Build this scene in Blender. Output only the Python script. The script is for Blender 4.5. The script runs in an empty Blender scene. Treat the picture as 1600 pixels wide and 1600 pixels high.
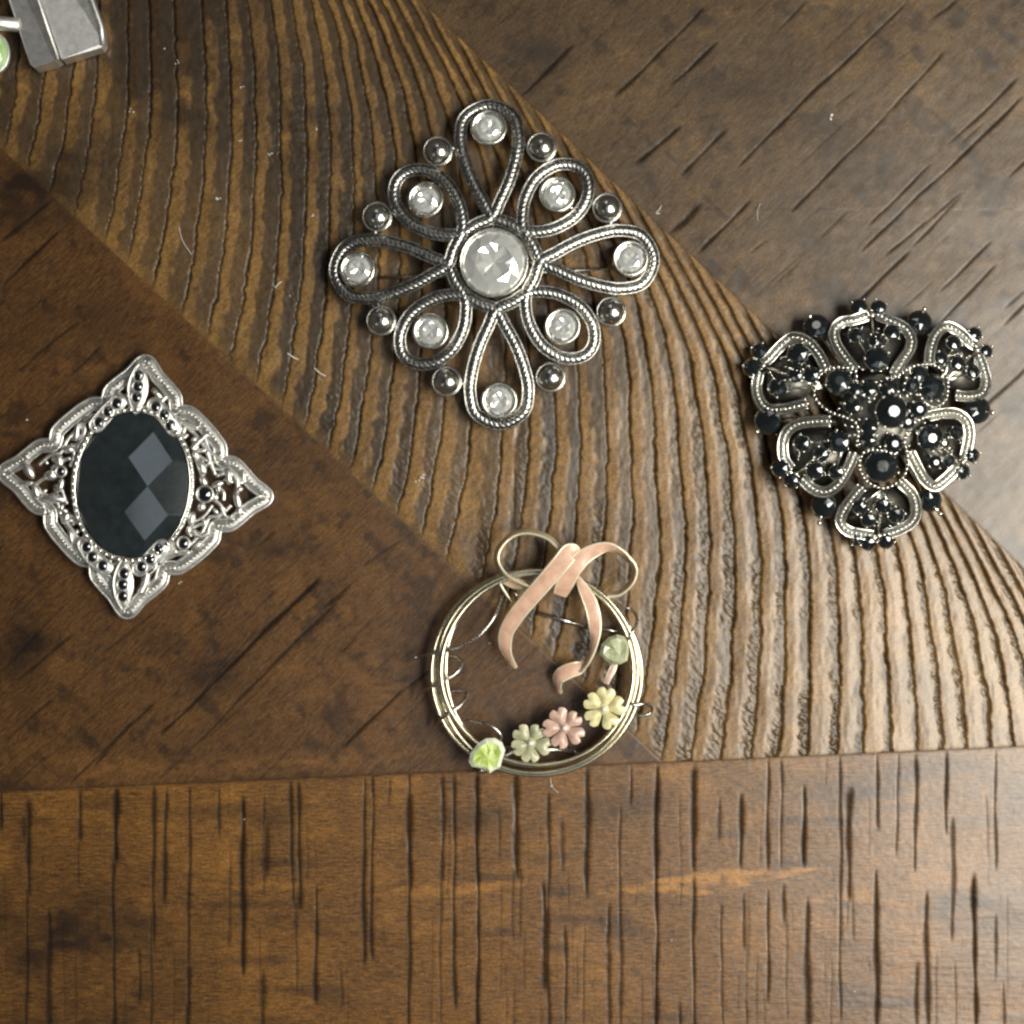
import bpy, bmesh, math, random
import numpy as np
from mathutils import Vector, Matrix
random.seed(7); rng = np.random.default_rng(7)
sc = bpy.context.scene
S = 1e-4            # one modelling unit is 0.1 mm; the table frame is 1600 units (16 cm) wide
D = 3000.0          # camera height above the table, same units
def W(x, y, z=0.0): return ((x-800)*S, (800-y)*S, z*S)

# ------------------------------------------------------------------ camera
cam = bpy.data.objects.new("camera", bpy.data.cameras.new("camera")); sc.collection.objects.link(cam)
cam.location = W(800, 800, D); cam.data.sensor_width = 36
cam.data.lens = 18.0/(800.0/D); cam.data.clip_start = 0.01; cam.data.clip_end = 20
cam.data.dof.use_dof = True; cam.data.dof.focus_distance = (D-35)*S; cam.data.dof.aperture_fstop = 7.0
sc.camera = cam
# ------------------------------------------------------------------ light
w = bpy.data.worlds.new("World"); sc.world = w; w.use_nodes = True
nt = w.node_tree; nt.nodes.clear()
out = nt.nodes.new("ShaderNodeOutputWorld"); bg = nt.nodes.new("ShaderNodeBackground")
tc = nt.nodes.new("ShaderNodeTexCoord"); sep = nt.nodes.new("ShaderNodeSeparateXYZ"); rp = nt.nodes.new("ShaderNodeValToRGB")
nt.links.new(tc.outputs["Generated"], sep.inputs[0]); nt.links.new(sep.outputs["Z"], rp.inputs[0])
rp.color_ramp.elements[0].position = 0.0; rp.color_ramp.elements[0].color = (0.30, 0.27, 0.22, 1)     # walls of a dim room
e = rp.color_ramp.elements.new(0.55); e.color = (0.42, 0.41, 0.38, 1)
rp.color_ramp.elements[-1].position = 0.95; rp.color_ramp.elements[-1].color = (0.08, 0.08, 0.085, 1)    # ceiling
nt.links.new(rp.outputs[0], bg.inputs[0]); bg.inputs[1].default_value = 0.28
nt.links.new(bg.outputs[0], out.inputs[0])
def area(name, loc, size, size_y, power, col, target=(0, 0, 0), spread=None):
    l = bpy.data.lights.new(name, "AREA"); l.shape = "RECTANGLE"; l.size = size; l.size_y = size_y
    l.energy = power; l.color = col
    o = bpy.data.objects.new(name, l); sc.collection.objects.link(o); o.location = loc
    o.rotation_euler = (Vector(target)-Vector(loc)).to_track_quat("-Z", "Y").to_euler()
    return o
area("warm_lamp", (0.205, -0.040, 0.190), 0.060, 0.060, 0.50, (1.0, 0.905, 0.70), (0.01, 0.0, 0))
area("window_light", (0.215, -0.045, 0.40), 0.30, 0.11, 2.9, (1.0, 0.985, 0.90), (0.06, -0.02, 0))
area("added_facet_strip", (0.015, 0.0, 0.66), 0.06, 0.56, 0.15, (0.82, 0.92, 1.0), (0.015, 0.0, 0))  # added strip, unseen; placed so two facets of the oval stone reflect it
area("added_far_fill", (-0.06, 0.50, 0.52), 0.12, 0.12, 0.18, (1.0, 0.95, 0.86), (0.0, 0.0, 0))  # added fill, unseen; brightens facets of the clear crystals
area("added_side_fill", (-0.42, -0.36, 0.60), 0.08, 0.08, 0.12, (1.0, 0.92, 0.80), (0.0, 0.0, 0))  # added fill, unseen; more glints in crystals and metal
sc.view_settings.view_transform = "Standard"; sc.view_settings.look = "None"
sc.view_settings.exposure = -0.30; sc.view_settings.gamma = 1.0
sc.cycles.use_denoising = True; sc.cycles.max_bounces = 14; sc.cycles.transmission_bounces = 10
sc.cycles.glossy_bounces = 8; sc.cycles.sample_clamp_indirect = 6.0; sc.cycles.blur_glossy = 0.3
sc.render.filter_size = 1.6 if hasattr(sc.render, "filter_size") else 1.5
try: sc.cycles.pixel_filter_type = "BLACKMAN_HARRIS"; sc.cycles.filter_width = 2.5
except Exception: pass

# ------------------------------------------------------------------ materials
def mat(name):
    m = bpy.data.materials.new(name); m.use_nodes = True
    return m, m.node_tree, m.node_tree.nodes["Principled BSDF"]
def nd(t, k, **kw):
    n = t.nodes.new(k)
    for a, b in kw.items():
        if a in n.inputs: n.inputs[a].default_value = b
        else: setattr(n, a, b)
    return n
def mmcoord(t, rot=0.0, scale=(1, 1, 1)):
    c = nd(t, "ShaderNodeTexCoord"); m = nd(t, "ShaderNodeMapping"); m.vector_type = "POINT"
    t.links.new(c.outputs["Object"], m.inputs[0])
    m.inputs["Rotation"].default_value = (0, 0, rot); m.inputs["Scale"].default_value = (1000, 1000, 1000)
    m2 = nd(t, "ShaderNodeMapping"); m2.inputs["Scale"].default_value = scale
    t.links.new(m.outputs[0], m2.inputs[0])
    return m2.outputs[0]
def noise(t, vec, scale, detail=4, rough=.6, dist=0.0):
    n = nd(t, "ShaderNodeTexNoise"); n.inputs["Scale"].default_value = scale
    n.inputs["Detail"].default_value = detail; n.inputs["Roughness"].default_value = rough
    n.inputs["Distortion"].default_value = dist
    t.links.new(vec, n.inputs["Vector"]); return n.outputs["Fac"]
def ramp(t, fac, stops):
    r = nd(t, "ShaderNodeValToRGB"); t.links.new(fac, r.inputs[0]); el = r.color_ramp.elements
    for i, (p, c) in enumerate(stops):
        if i < 2: e = el[i]; e.position = p
        else: e = el.new(p)
        e.color = (*c, 1) if len(c) == 3 else c
    return r.outputs[0]
def mix(t, fac, a, b, mode="MIX"):
    m = nd(t, "ShaderNodeMix"); m.data_type = "RGBA"; m.blend_type = mode
    if isinstance(fac, (int, float)): m.inputs[0].default_value = fac
    else: t.links.new(fac, m.inputs[0])
    for k, v in ((6, a), (7, b)):
        if isinstance(v, tuple): m.inputs[k].default_value = (*v, 1)
        else: t.links.new(v, m.inputs[k])
    return m.outputs[2]
def mth(t, op, a, b=0.0, clamp=False):
    m = nd(t, "ShaderNodeMath"); m.operation = op; m.use_clamp = clamp
    for k, v in ((0, a), (1, b)):
        if isinstance(v, (int, float)): m.inputs[k].default_value = v
        else: t.links.new(v, m.inputs[k])
    return m.outputs[0]
G = (0.0,)*3
def wood(name, rot, light, mid, dark, stretch=5.0, fleck=0.35, patch=0.5, rough=.42):
    """rot turns the texture so that its x axis runs along the fibre"""
    m, t, b = mat(name)
    at = nd(t, "ShaderNodeAttribute"); at.attribute_name = "cut"
    bt = nd(t, "ShaderNodeAttribute"); bt.attribute_name = "band"
    fib = mmcoord(t, rot, (1.0, stretch, 1.0))
    plain = mmcoord(t, rot, (1, 1, 1))
    big = noise(t, plain, 0.060, 5, .62, .8)
    pat = noise(t, mmcoord(t, rot, (1, 1.9, 1)), 0.16, 3, .5, .3)
    fine = noise(t, fib, 0.55, 6, .72, .4)
    spk = noise(t, plain, 2.6, 4, .7)
    col = ramp(t, big, [(0.32, dark), (0.70, light), (0.50, mid)])
    pf = ramp(t, pat, [(0.42, (0, 0, 0)), (0.60, (1, 1, 1))])
    col = mix(t, mth(t, "MULTIPLY", pf, patch), col, tuple(c*.60 for c in mid))
    ff = ramp(t, fine, [(0.36, (0, 0, 0)), (0.64, (1, 1, 1))])
    col = mix(t, fleck, col, mix(t, ff, tuple(c*.45 for c in mid), tuple(c*1.5 for c in light)))
    tt = nd(t, "ShaderNodeAttribute"); tt.attribute_name = "stain_shade"
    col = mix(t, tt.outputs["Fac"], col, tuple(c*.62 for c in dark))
    lt = nd(t, "ShaderNodeAttribute"); lt.attribute_name = "pale"
    col = mix(t, mth(t, "MULTIPLY", lt.outputs["Fac"], .78), col, tuple(c*1.45 for c in light))
    sf = ramp(t, spk, [(0.34, (.58, .57, .55)), (0.68, (1.36, 1.35, 1.33))])
    col = mix(t, 1.0, col, sf, "MULTIPLY")
    bandcol = ramp(t, noise(t, plain, 0.7, 4, .7), [(0.3, (.018, .012, .007)), (0.7, (.044, .028, .015))])
    col = mix(t, mth(t, "MULTIPLY", bt.outputs["Fac"], .96), col, bandcol)
    col = mix(t, mth(t, "MULTIPLY", at.outputs["Fac"], .93), col, (.011, .0085, .007))
    t.links.new(col, b.inputs["Base Color"])
    r = mth(t, "ADD", mth(t, "MULTIPLY", spk, .16), rough-.08)
    r = mth(t, "ADD", r, mth(t, "MULTIPLY", at.outputs["Fac"], .20))
    t.links.new(r, b.inputs["Roughness"])
    inv = mth(t, "SUBTRACT", mth(t, "SUBTRACT", 1.0, at.outputs["Fac"], True), mth(t, "MULTIPLY", bt.outputs["Fac"], .38), True)
    t.links.new(mth(t, "ADD", mth(t, "MULTIPLY", inv, .22), .0), b.inputs["Specular IOR Level"])
    t.links.new(mth(t, "MULTIPLY", inv, .66), b.inputs["Coat Weight"]); b.inputs["Coat Roughness"].default_value = .33
    hgt = mth(t, "ADD", mth(t, "MULTIPLY", spk, .5), mth(t, "MULTIPLY", fine, .7))
    bp = nd(t, "ShaderNodeBump"); bp.inputs["Strength"].default_value = .6; bp.inputs["Distance"].default_value = .00005
    t.links.new(hgt, bp.inputs["Height"]); t.links.new(bp.outputs[0], b.inputs["Normal"])
    return m
AX = math.radians(42.9)
W_RING = wood("ringed_oak", AX+math.pi/2, (.262, .146, .045), (.158, .086, .027), (.055, .029, .012), 3.0, .30, .38, .42)
W_LEFT = wood("left_board_wood", -math.radians(45), (.140, .064, .017), (.060, .027, .008), (.024, .012, .006), 5.0, .42, .65, .40)
W_RIGHT = wood("right_board_wood", -math.radians(45), (.130, .074, .027), (.062, .035, .014), (.028, .016, .008), 3.2, .34, .70, .42)
W_LOW = wood("cross_board_wood", 0.0, (.240, .110, .022), (.082, .036, .009), (.024, .011, .005), 6.0, .46, .66, .39)

def metal(name, col, rough, dirt=.5, bump=.3, dcol=(.09, .085, .08), nscale=1.2):
    m, t, b = mat(name)
    v = mmcoord(t); n = noise(t, v, nscale, 5, .7)
    f = ramp(t, n, [(0.35, (0, 0, 0)), (0.62, (1, 1, 1))])
    t.links.new(mix(t, mth(t, "MULTIPLY", mth(t, "SUBTRACT", 1.0, f), dirt), tuple(col), tuple(dcol)), b.inputs["Base Color"])
    b.inputs["Metallic"].default_value = 1.0
    t.links.new(mth(t, "ADD", mth(t, "MULTIPLY", noise(t, v, 4.0, 3), .25), rough-.10), b.inputs["Roughness"])
    bp = nd(t, "ShaderNodeBump"); bp.inputs["Strength"].default_value = bump; bp.inputs["Distance"].default_value = .00005
    t.links.new(noise(t, v, 5.0, 4), bp.inputs["Height"]); t.links.new(bp.outputs[0], b.inputs["Normal"])
    return m
M_GUN = metal("antiqued_silver", (.47, .465, .44), .25, .70, .35, (.07, .068, .064))
M_BEAD = metal("smooth_antiqued_silver", (.58, .57, .53), .20, .35, .10, (.16, .155, .14), .8)
M_SILVER = metal("bright_cast_silver", (.90, .89, .86), .32, .45, .8, (.33, .32, .31), 2.2)
M_DARKM = metal("blackened_metal", (.13, .125, .11), .38, .5, .4, (.03, .03, .03), 3.0)
M_TROUGH = metal("grey_silver_trough", (.74, .73, .71), .40, .6, .8, (.22, .22, .21), 3.0)
M_EDGE = metal("soft_gold_edge", (.88, .80, .60), .36, .2, .3, (.45, .38, .26), 1.5); M_EDGE.node_tree.nodes["Principled BSDF"].inputs["Metallic"].default_value = .55
M_DULL = metal("dull_dark_silver", (.42, .42, .40), .36, .4, .4, (.08, .078, .07), 3.0)
M_OXI = metal("oxidised_trough", (.42, .41, .39), .42, .5, .5, (.14, .14, .135), 3.0)
M_PALE = metal("pale_gold_silver", (.97, .96, .90), .17, .15, .12, (.34, .33, .30), 2.0)
M_WIRE = metal("champagne_wire", (.82, .75, .55), .20, .45, .15, (.30, .27, .21), .35)
M_DWIRE = metal("dark_steel_wire", (.62, .60, .57), .24, .4, .1, (.10, .10, .10), .6)
M_RIM = metal("worn_bezel_silver", (.80, .78, .70), .20, .35, .2, (.35, .33, .28), 1.2)
M_BRUSH = metal("dull_brushed_silver", (.86, .85, .83), .44, .50, .6, (.46, .44, .44), .9)
M_FOIL = metal("mirror_foil", (.97, .97, .95), .06, 0.0, .0)
def glass(name, col, ior=1.62, rough=.0):
    m, t, b = mat(name); b.inputs["Base Color"].default_value = (*col, 1)
    b.inputs["Transmission Weight"].default_value = 1.0; b.inputs["IOR"].default_value = ior; b.inputs["Roughness"].default_value = rough
    v = mmcoord(t); bp = nd(t, "ShaderNodeBump"); bp.inputs["Strength"].default_value = .06; bp.inputs["Distance"].default_value = .00002
    t.links.new(noise(t, v, 1.5, 2), bp.inputs["Height"]); t.links.new(bp.outputs[0], b.inputs["Normal"])
    return m
m_, t_, b_ = mat("foil_backed_crystal"); M_CRYS = m_
t_.links.new(ramp(t_, noise(t_, mmcoord(t_), .9, 3, .6, 1.0), [(.35, (.90, .93, .92)), (.65, (1.0, 1.0, .99))]), b_.inputs["Base Color"])
b_.inputs["Metallic"].default_value = .66; b_.inputs["Roughness"].default_value = .10
b_.inputs["Coat Weight"].default_value = 1.0; b_.inputs["Coat Roughness"].default_value = .03
def gloss(name, ca, cb, rough, nscale=1.0, spec=.5, coat=0.0, bump=.1, sub=0.0):
    m, t, b = mat(name); v = mmcoord(t)
    t.links.new(ramp(t, noise(t, v, nscale, 4, .6), [(.35, ca), (.65, cb)]), b.inputs["Base Color"])
    t.links.new(mth(t, "ADD", mth(t, "MULTIPLY", noise(t, v, 3.0, 3), .10), rough-.05), b.inputs["Roughness"])
    b.inputs["Specular IOR Level"].default_value = spec; b.inputs["Coat Weight"].default_value = coat; b.inputs["Coat Roughness"].default_value = .06
    bp = nd(t, "ShaderNodeBump"); bp.inputs["Strength"].default_value = bump; bp.inputs["Distance"].default_value = .00004
    t.links.new(noise(t, v, 2.5, 3), bp.inputs["Height"]); t.links.new(bp.outputs[0], b.inputs["Normal"])
    return m
M_BLACK = gloss("black_glass", (.004, .006, .007), (.008, .011, .013), .09, .6, .75, .6, .03)
M_OVAL = gloss("black_oval_glass", (.012, .017, .019), (.020, .027, .030), .06, .5, .8, .7, .015)
M_PINK = gloss("pink_enamel", (.50, .30, .215), (.66, .43, .32), .40, .5, .5, .3, .25)
M_PINK2 = gloss("dusty_pink_enamel", (.40, .26, .21), (.56, .38, .32), .38, .8, .5, .2, .3)
M_YEL = gloss("pale_yellow_enamel", (.46, .42, .20), (.68, .63, .38), .38, .8, .5, .2, .3)
M_SAGE = gloss("sage_enamel", (.26, .27, .17), (.52, .50, .33), .38, .35, .5, .2, .3)
M_PEARL = gloss("pearl_white", (.55, .56, .50), (.70, .70, .64), .20, 2., .5, .5, .05)
M_OLIVE = gloss("olive_stone", (.28, .32, .18), (.46, .47, .32), .45, .7, .6, .5, .4)
M_LIME = gloss("lime_glass_leaf", (.35, .50, .10), (.62, .72, .30), .16, .8, .6, .7, .5)
M_LIMER = gloss("frosted_pale_rim", (.60, .68, .50), (.82, .86, .74), .25, 1.5, .5, .4, .5)
M_GREEN = gloss("green_cabochon_glass", (.30, .48, .20), (.45, .62, .32), .18, .4, .6, .7, .1)
M_DUST = gloss("lint", (.55, .52, .46), (.75, .72, .66), .7, 3., .3)

# ------------------------------------------------------------------ object helpers
def link(o): sc.collection.objects.link(o); return o
def thing(name, label, cat, x, y, h=0.0):
    """Empty at the thing's base on the table; h is the mean height of what the camera sees of it"""
    o = link(bpy.data.objects.new(name, None)); o.empty_display_size = .01
    o.location = W(800+(x-800)*(1-h/D), 800+(y-800)*(1-h/D), 0)
    o["label"] = label; o["category"] = cat
    return o
class MB:
    def __init__(s): s.v = []; s.f = []; s.m = []; s.sm = []; s.cur = 0; s.smooth = True
    def add(s, vs, fs):
        o = len(s.v); s.v.extend([tuple(map(float, a)) for a in vs])
        for f in fs: s.f.append([i+o for i in f]); s.m.append(s.cur); s.sm.append(s.smooth)
    def grid(s, rows, closed_u=False, closed_v=True):
        nu = len(rows); nv = len(rows[0]); vs = [p for r in rows for p in r]; fs = []
        for i in range(nu if closed_u else nu-1):
            for j in range(nv if closed_v else nv-1):
                a = i*nv+j; b = i*nv+(j+1) % nv; c = ((i+1) % nu)*nv+(j+1) % nv; d = ((i+1) % nu)*nv+j
                fs.append([a, b, c, d])
        if not closed_u and closed_v:
            fs.append(list(range(nv))[::-1]); fs.append([(nu-1)*nv+j for j in range(nv)])
        s.add(vs, fs)
    def sweep(s, path, prof, closed=False, up=(0, 0, 1)):
        """prof(k, s) -> list of (across, up) offsets"""
        P = np.array(path, float); n = len(P)
        if closed: T = np.roll(P, -1, 0)-np.roll(P, 1, 0)
        else: T = np.gradient(P, axis=0)
        T /= np.linalg.norm(T, axis=1)[:, None]+1e-9
        seg = np.linalg.norm(np.diff(P, axis=0), axis=1); L = np.concatenate([[0], np.cumsum(seg)])
        rows = []
        for k in range(n):
            b = np.cross(T[k], up); nb = np.linalg.norm(b)
            b = b/nb if nb > 1e-3 else np.array([1., 0, 0]); u = np.cross(b, T[k])
            rows.append([P[k]+b*a+u*c for a, c in prof(k, L[k])])
        s.grid(rows, closed)
    def tube(s, path, r, seg=8, closed=False, flat=1.0):
        n = len(path); rr = r if hasattr(r, "__len__") else [r]*n
        A = [(math.cos(2*math.pi*j/seg), math.sin(2*math.pi*j/seg)*flat) for j in range(seg)]
        s.sweep(path, lambda k, L: [(rr[k]*a, rr[k]*c) for a, c in A], closed)
    def ball(s, c, r, nu=8, nv=5, sz=1.0, ang=0.0, rx=None, ry=None, lower=True):
        rx = r if rx is None else rx; ry = r if ry is None else ry; ca, sa = math.cos(ang), math.sin(ang)
        rows = []
        for i in range(1, nv):
            th = math.pi*i/nv
            row = []
            for j in range(nu):
                ph = 2*math.pi*j/nu; a = rx*math.sin(th)*math.cos(ph); b = ry*math.sin(th)*math.sin(ph)
                row.append((c[0]+a*ca-b*sa, c[1]+a*sa+b*ca, c[2]+r*sz*math.cos(th)))
            rows.append(row)
        vs = [p for q in rows for p in q]; vs += [(c[0], c[1], c[2]+r*sz), (c[0], c[1], c[2]-r*sz)]; T = len(vs)-2
        fs = []
        for i in range(len(rows)-1):
            for j in range(nu): fs.append([i*nu+j, i*nu+(j+1) % nu, (i+1)*nu+(j+1) % nu, (i+1)*nu+j])
        for j in range(nu):
            fs.append([T, (j+1) % nu, j]); q = (len(rows)-1)*nu; fs.append([T+1, q+j, q+(j+1) % nu])
        s.add(vs, fs)
    def lathe(s, prof, c=(0, 0, 0), n=32, ex=1.0, ey=1.0, ang=0.0):
        ca, sa = math.cos(ang), math.sin(ang)
        rows = [[(c[0]+r*ex*math.cos(2*math.pi*j/n)*ca-r*ey*math.sin(2*math.pi*j/n)*sa,
                  c[1]+r*ex*math.cos(2*math.pi*j/n)*sa+r*ey*math.sin(2*math.pi*j/n)*ca, c[2]+z) for j in range(n)] for r, z in prof]
        nv = n; vs = [p for r in rows for p in r]; fs = []
        for i in range(len(rows)-1):
            for j in range(nv): fs.append([i*nv+j, i*nv+(j+1) % nv, (i+1)*nv+(j+1) % nv, (i+1)*nv+j])
        fs.append([(len(rows)-1)*nv+j for j in range(nv)]); fs.append(list(range(nv))[::-1])
        s.add(vs, fs)
    def plate(s, outline, z0, z1, bev=1.0):
        P = np.array(outline, float); n = len(P); c = P.mean(0)
        d = P-c; q = c+d*(1-bev/np.maximum(np.linalg.norm(d, axis=1), 1e-6))[:, None]
        vs = [(x, y, z0) for x, y in P]+[(x, y, z1-bev*.6) for x, y in P]+[(x, y, z1) for x, y in q]
        fs = [list(range(n))]
        for k in (0, 1):
            for j in range(n): fs.append([k*n+j, k*n+(j+1) % n, (k+1)*n+(j+1) % n, (k+1)*n+j])
        fs.append([2*n+j for j in range(n)][::-1])
        s.add(vs, fs)
    def mesh(s, name, mats, recalc=True):
        me = bpy.data.meshes.new(name)
        me.from_pydata([(x*S, -y*S, z*S) for x, y, z in s.v], [], s.f)
        for m in (mats if isinstance(mats, (list, tuple)) else [mats]): me.materials.append(m)
        me.polygons.foreach_set("material_index", s.m); me.polygons.foreach_set("use_smooth", s.sm)
        if recalc:
            b = bmesh.new(); b.from_mesh(me); bmesh.ops.recalc_face_normals(b, faces=b.faces); b.to_mesh(me); b.free()
        return me
    def build(s, name, mats, parent, loc=None, label=None):
        return put(s.mesh(name, mats), name, parent, loc, label)
def put(me, name, parent, loc=None, label=None, rot=0.0, scale=1.0, euler=None):
    o = link(bpy.data.objects.new(name, me)); o.parent = parent
    if loc is not None: o.location = (loc[0]*S, -loc[1]*S, loc[2]*S)
    o.rotation_euler = euler if euler else (0, 0, rot); o.scale = (scale,)*3 if not hasattr(scale, "__len__") else scale
    if label: o["label"] = label
    return o
def spline(pts, n=8, closed=False):
    P = [np.array(p, float) for p in pts]; N = len(P); o = []
    for i in range(N if closed else N-1):
        if closed: a, b, c, d = P[i-1], P[i], P[(i+1) % N], P[(i+2) % N]
        else: a, b, c, d = P[max(i-1, 0)], P[i], P[i+1], P[min(i+2, N-1)]
        for k in range(n):
            t = k/n; o.append(.5*((2*b)+(c-a)*t+(2*a-5*b+4*c-d)*t*t+(3*b-a-3*c+d)*t**3))
    if not closed: o.append(P[-1])
    return o
def resample(path, step, closed=False):
    P = np.array(path, float)
    if closed: P = np.vstack([P, P[:1]])
    L = np.concatenate([[0], np.cumsum(np.linalg.norm(np.diff(P, axis=0), axis=1))]); n = max(2, int(round(L[-1]/step)))
    q = np.linspace(0, L[-1], n+1)[:-1] if closed else np.linspace(0, L[-1], n+1)
    return np.stack([np.interp(q, L, P[:, k]) for k in range(P.shape[1])], 1)
def offset2(P, d, closed=False):
    P = np.array(P, float); T = (np.roll(P, -1, 0)-np.roll(P, 1, 0)) if closed else np.gradient(P, axis=0)
    T = T[:, :2]; T = T/(np.linalg.norm(T, axis=1)[:, None]+1e-9)
    Q = P.copy(); Q[:, 0] += -T[:, 1]*d; Q[:, 1] += T[:, 0]*d
    return Q
# gems ---------------------------------------------------------------------
def hull_mesh(name, pts, m):
    b = bmesh.new()
    for p in pts: b.verts.new((p[0]*S, -p[1]*S, p[2]*S))
    r = bmesh.ops.convex_hull(b, input=b.verts)
    bmesh.ops.dissolve_limit(b, angle_limit=math.radians(1.0), verts=b.verts, edges=b.edges)
    bmesh.ops.recalc_face_normals(b, faces=b.faces)
    me = bpy.data.meshes.new(name); b.to_mesh(me); b.free(); me.materials.append(m); return me
def brilliant(name, m, R=10.0, crown=.26, pav=.27, table=.55, ex=1.0):
    p = []
    for k in range(8):
        a = math.pi/4*k; p.append((table*math.cos(a), table*math.sin(a), crown))
        a2 = a+math.pi/8; p.append((.80*math.cos(a2), .80*math.sin(a2), crown*.62))
        p.append((.44*math.cos(a2), .44*math.sin(a2), -pav*.62))
    for k in range(16):
        a = math.pi/8*k; p.append((math.cos(a), math.sin(a), .03)); p.append((math.cos(a), math.sin(a), -.03))
    p.append((0, 0, -pav))
    return hull_mesh(name, [(x*R*ex, y*R, z*R) for x, y, z in p], m)
def rhinestone(seed):
    """foil-backed round stone: sixteen crown facets round a star of wedges"""
    r_ = random.Random(seed); vs = []; fs = []
    def tri(*p): o = len(vs); vs.extend(p); fs.append(list(range(o, o+len(p))))
    P = lambda a, r, z: (10*r*math.cos(a)*S, 10*r*math.sin(a)*S, 10*z*S)
    st = math.pi/8
    for k in range(16):
        a, b_ = k*st, (k+1)*st
        if k % 2 == 0: tri(P(a, 1, .0), P(b_, 1, .0), P(a+st, .76, .17), P(a, .60, .24))
        else: tri(P(a, 1, .0), P(b_, 1, .0), P(b_, .60, .24), P(a, .76, .17))
    for k in range(8):
        a = k*2*st; tri(P(a, .60, .24), P(a+st, .76, .17), P(a+2*st, .60, .24))
    zc = .02
    for k in range(8):
        a = k*2*st; m = a+st; zz = (.20 if k % 2 else .07)+r_.uniform(-.03, .03); e1 = P(a, .60, .235); e2 = P(a+2*st, .60, .235); c_ = P(0, 0, zc)
        q = P(m+r_.uniform(-.1, .1), .34, zz); q2_ = P(m, .565, .20+r_.uniform(-.05, .03))
        tri(e1, q2_, q); tri(q2_, e2, q); tri(e1, q, c_); tri(q, e2, c_)
    for k in range(16): tri(P((k+1)*st, 1, 0), P(k*st, 1, 0), P(k*st, .9, -.2), P((k+1)*st, .9, -.2))
    me = bpy.data.meshes.new("crystal"); me.from_pydata(vs, [], fs); me.materials.append(M_CRYS); return me
CRYS_ALL = [rhinestone(k) for k in range(5)]; CRYS = CRYS_ALL[0]
BGEM = brilliant("black_gem", M_BLACK, crown=.44, table=.34, pav=.3)

# ------------------------------------------------------------------ table top
LA = lambda x: .928*x+230
LB = lambda x: .94*(x-655)
LC = lambda x: 1237-.0444*x
def vnoise(x, y, sx, sy, seed):
    r = np.random.default_rng(seed); T = r.random((257, 257)).astype(np.float32)
    fx = x/sx+1000.3; fy = y/sy+1000.7; ix = np.floor(fx).astype(int); iy = np.floor(fy).astype(int)
    tx = fx-ix; ty = fy-iy; tx = tx*tx*(3-2*tx); ty = ty*ty*(3-2*ty); ix &= 255; iy &= 255
    a = T[ix, iy]; b = T[ix+1, iy]; c = T[ix, iy+1]; d = T[ix+1, iy+1]
    return (a*(1-tx)+b*tx)*(1-ty)+(c*(1-tx)+d*tx)*ty-.5
ax = np.arange(-24, 1625, 2.0)
ext = np.concatenate([np.linspace(-2400, -60, 60), [-36]])
gx = np.concatenate([ext, ax, 1600-ext[::-1]]); gy = gx.copy()
nx, ny = len(gx), len(gy)
XX, YY = np.meshgrid(gx, gy, indexing="ij"); YY = YY.copy()
rows = {}
for key, L, ok in (("A", LA, lambda x: x < 1040), ("B", LB, lambda x: x > -1e9), ("C", LC, lambda x: True)):
    r = np.full(nx, -1)
    for i, x in enumerate(gx):
        if not ok(x): continue
        y = L(x)
        if key in "B" and y > LC(x): continue
        j = int(np.argmin(np.abs(gy-y)))
        if 0 < j < ny-1: YY[i, j] = y; r[i] = j
    rows[key] = r
def tri_split():
    i, j = np.meshgrid(np.arange(nx-1), np.arange(ny-1), indexing="ij"); i = i.ravel(); j = j.ravel()
    a = i*ny+j; b = (i+1)*ny+j; c = (i+1)*ny+j+1; d = i*ny+j+1
    rc = rows["C"]; anti = (rc[i] == j+1) & (rc[i+1] == j)
    m = ~anti
    T = np.concatenate([np.stack([a[m], c[m], b[m]], 1), np.stack([a[m], d[m], c[m]], 1),
                        np.stack([a[anti], d[anti], b[anti]], 1), np.stack([b[anti], d[anti], c[anti]], 1)])
    return T
TRI = tri_split()
fx_, fy_ = XX.ravel(), YY.ravel()
cx = fx_[TRI].mean(1); cy = fy_[TRI].mean(1)
low = cy > LC(cx); left = (~low) & (cy > LA(cx)); right = (~low) & (cy < LB(cx)); ring = ~(low | left | right)
def carve(cutmap, depthmap, segs, seed):
    r = np.random.default_rng(seed)
    for (x0, y0, x1, y1, wd, st) in segs:
        pad = wd*4+8
        i0, i1 = np.searchsorted(gx, [min(x0, x1)-pad, max(x0, x1)+pad]); j0, j1 = np.searchsorted(gy, [min(y0, y1)-pad, max(y0, y1)+pad])
        if i1-i0 < 2 or j1-j0 < 2: continue
        X = XX[i0:i1, j0:j1]; Y = YY[i0:i1, j0:j1]; dx, dy = x1-x0, y1-y0; L = math.hypot(dx, dy)
        t = ((X-x0)*dx+(Y-y0)*dy)/(L*L); d = ((X-x0)*dy-(Y-y0)*dx)/L
        ph = r.random(4)*6.28
        d = d+1.1*np.sin(t*L/47+ph[0])+.6*np.sin(t*L/19+ph[1])
        tap = np.clip(np.minimum(t, 1-t)*L/26, 0, 1); tap = np.where((t < 0) | (t > 1), 0, tap)**.6
        wv = wd*(.55+.45*tap)*(1+.35*np.sin(t*L/60+ph[2])+.22*np.sin(t*L/13+ph[3]))
        g = np.exp(-(np.abs(d)/np.maximum(wv*1.02, 1.1))**2.6)*np.minimum(tap*1.5, 1)*st
        cutmap[i0:i1, j0:j1] = np.maximum(cutmap[i0:i1, j0:j1], g)
        g2 = np.exp(-(d/np.maximum(wv*.72, 1.3))**2)*tap*st*(.26+wd*.14)
        depthmap[i0:i1, j0:j1] = np.maximum(depthmap[i0:i1, j0:j1], g2)
def c(k, ox, oy, L): return [(ox+a/k, oy+b/k, ox+p/k, oy+q/k, wd, st) for a, b, p, q, wd, st in L]
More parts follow.
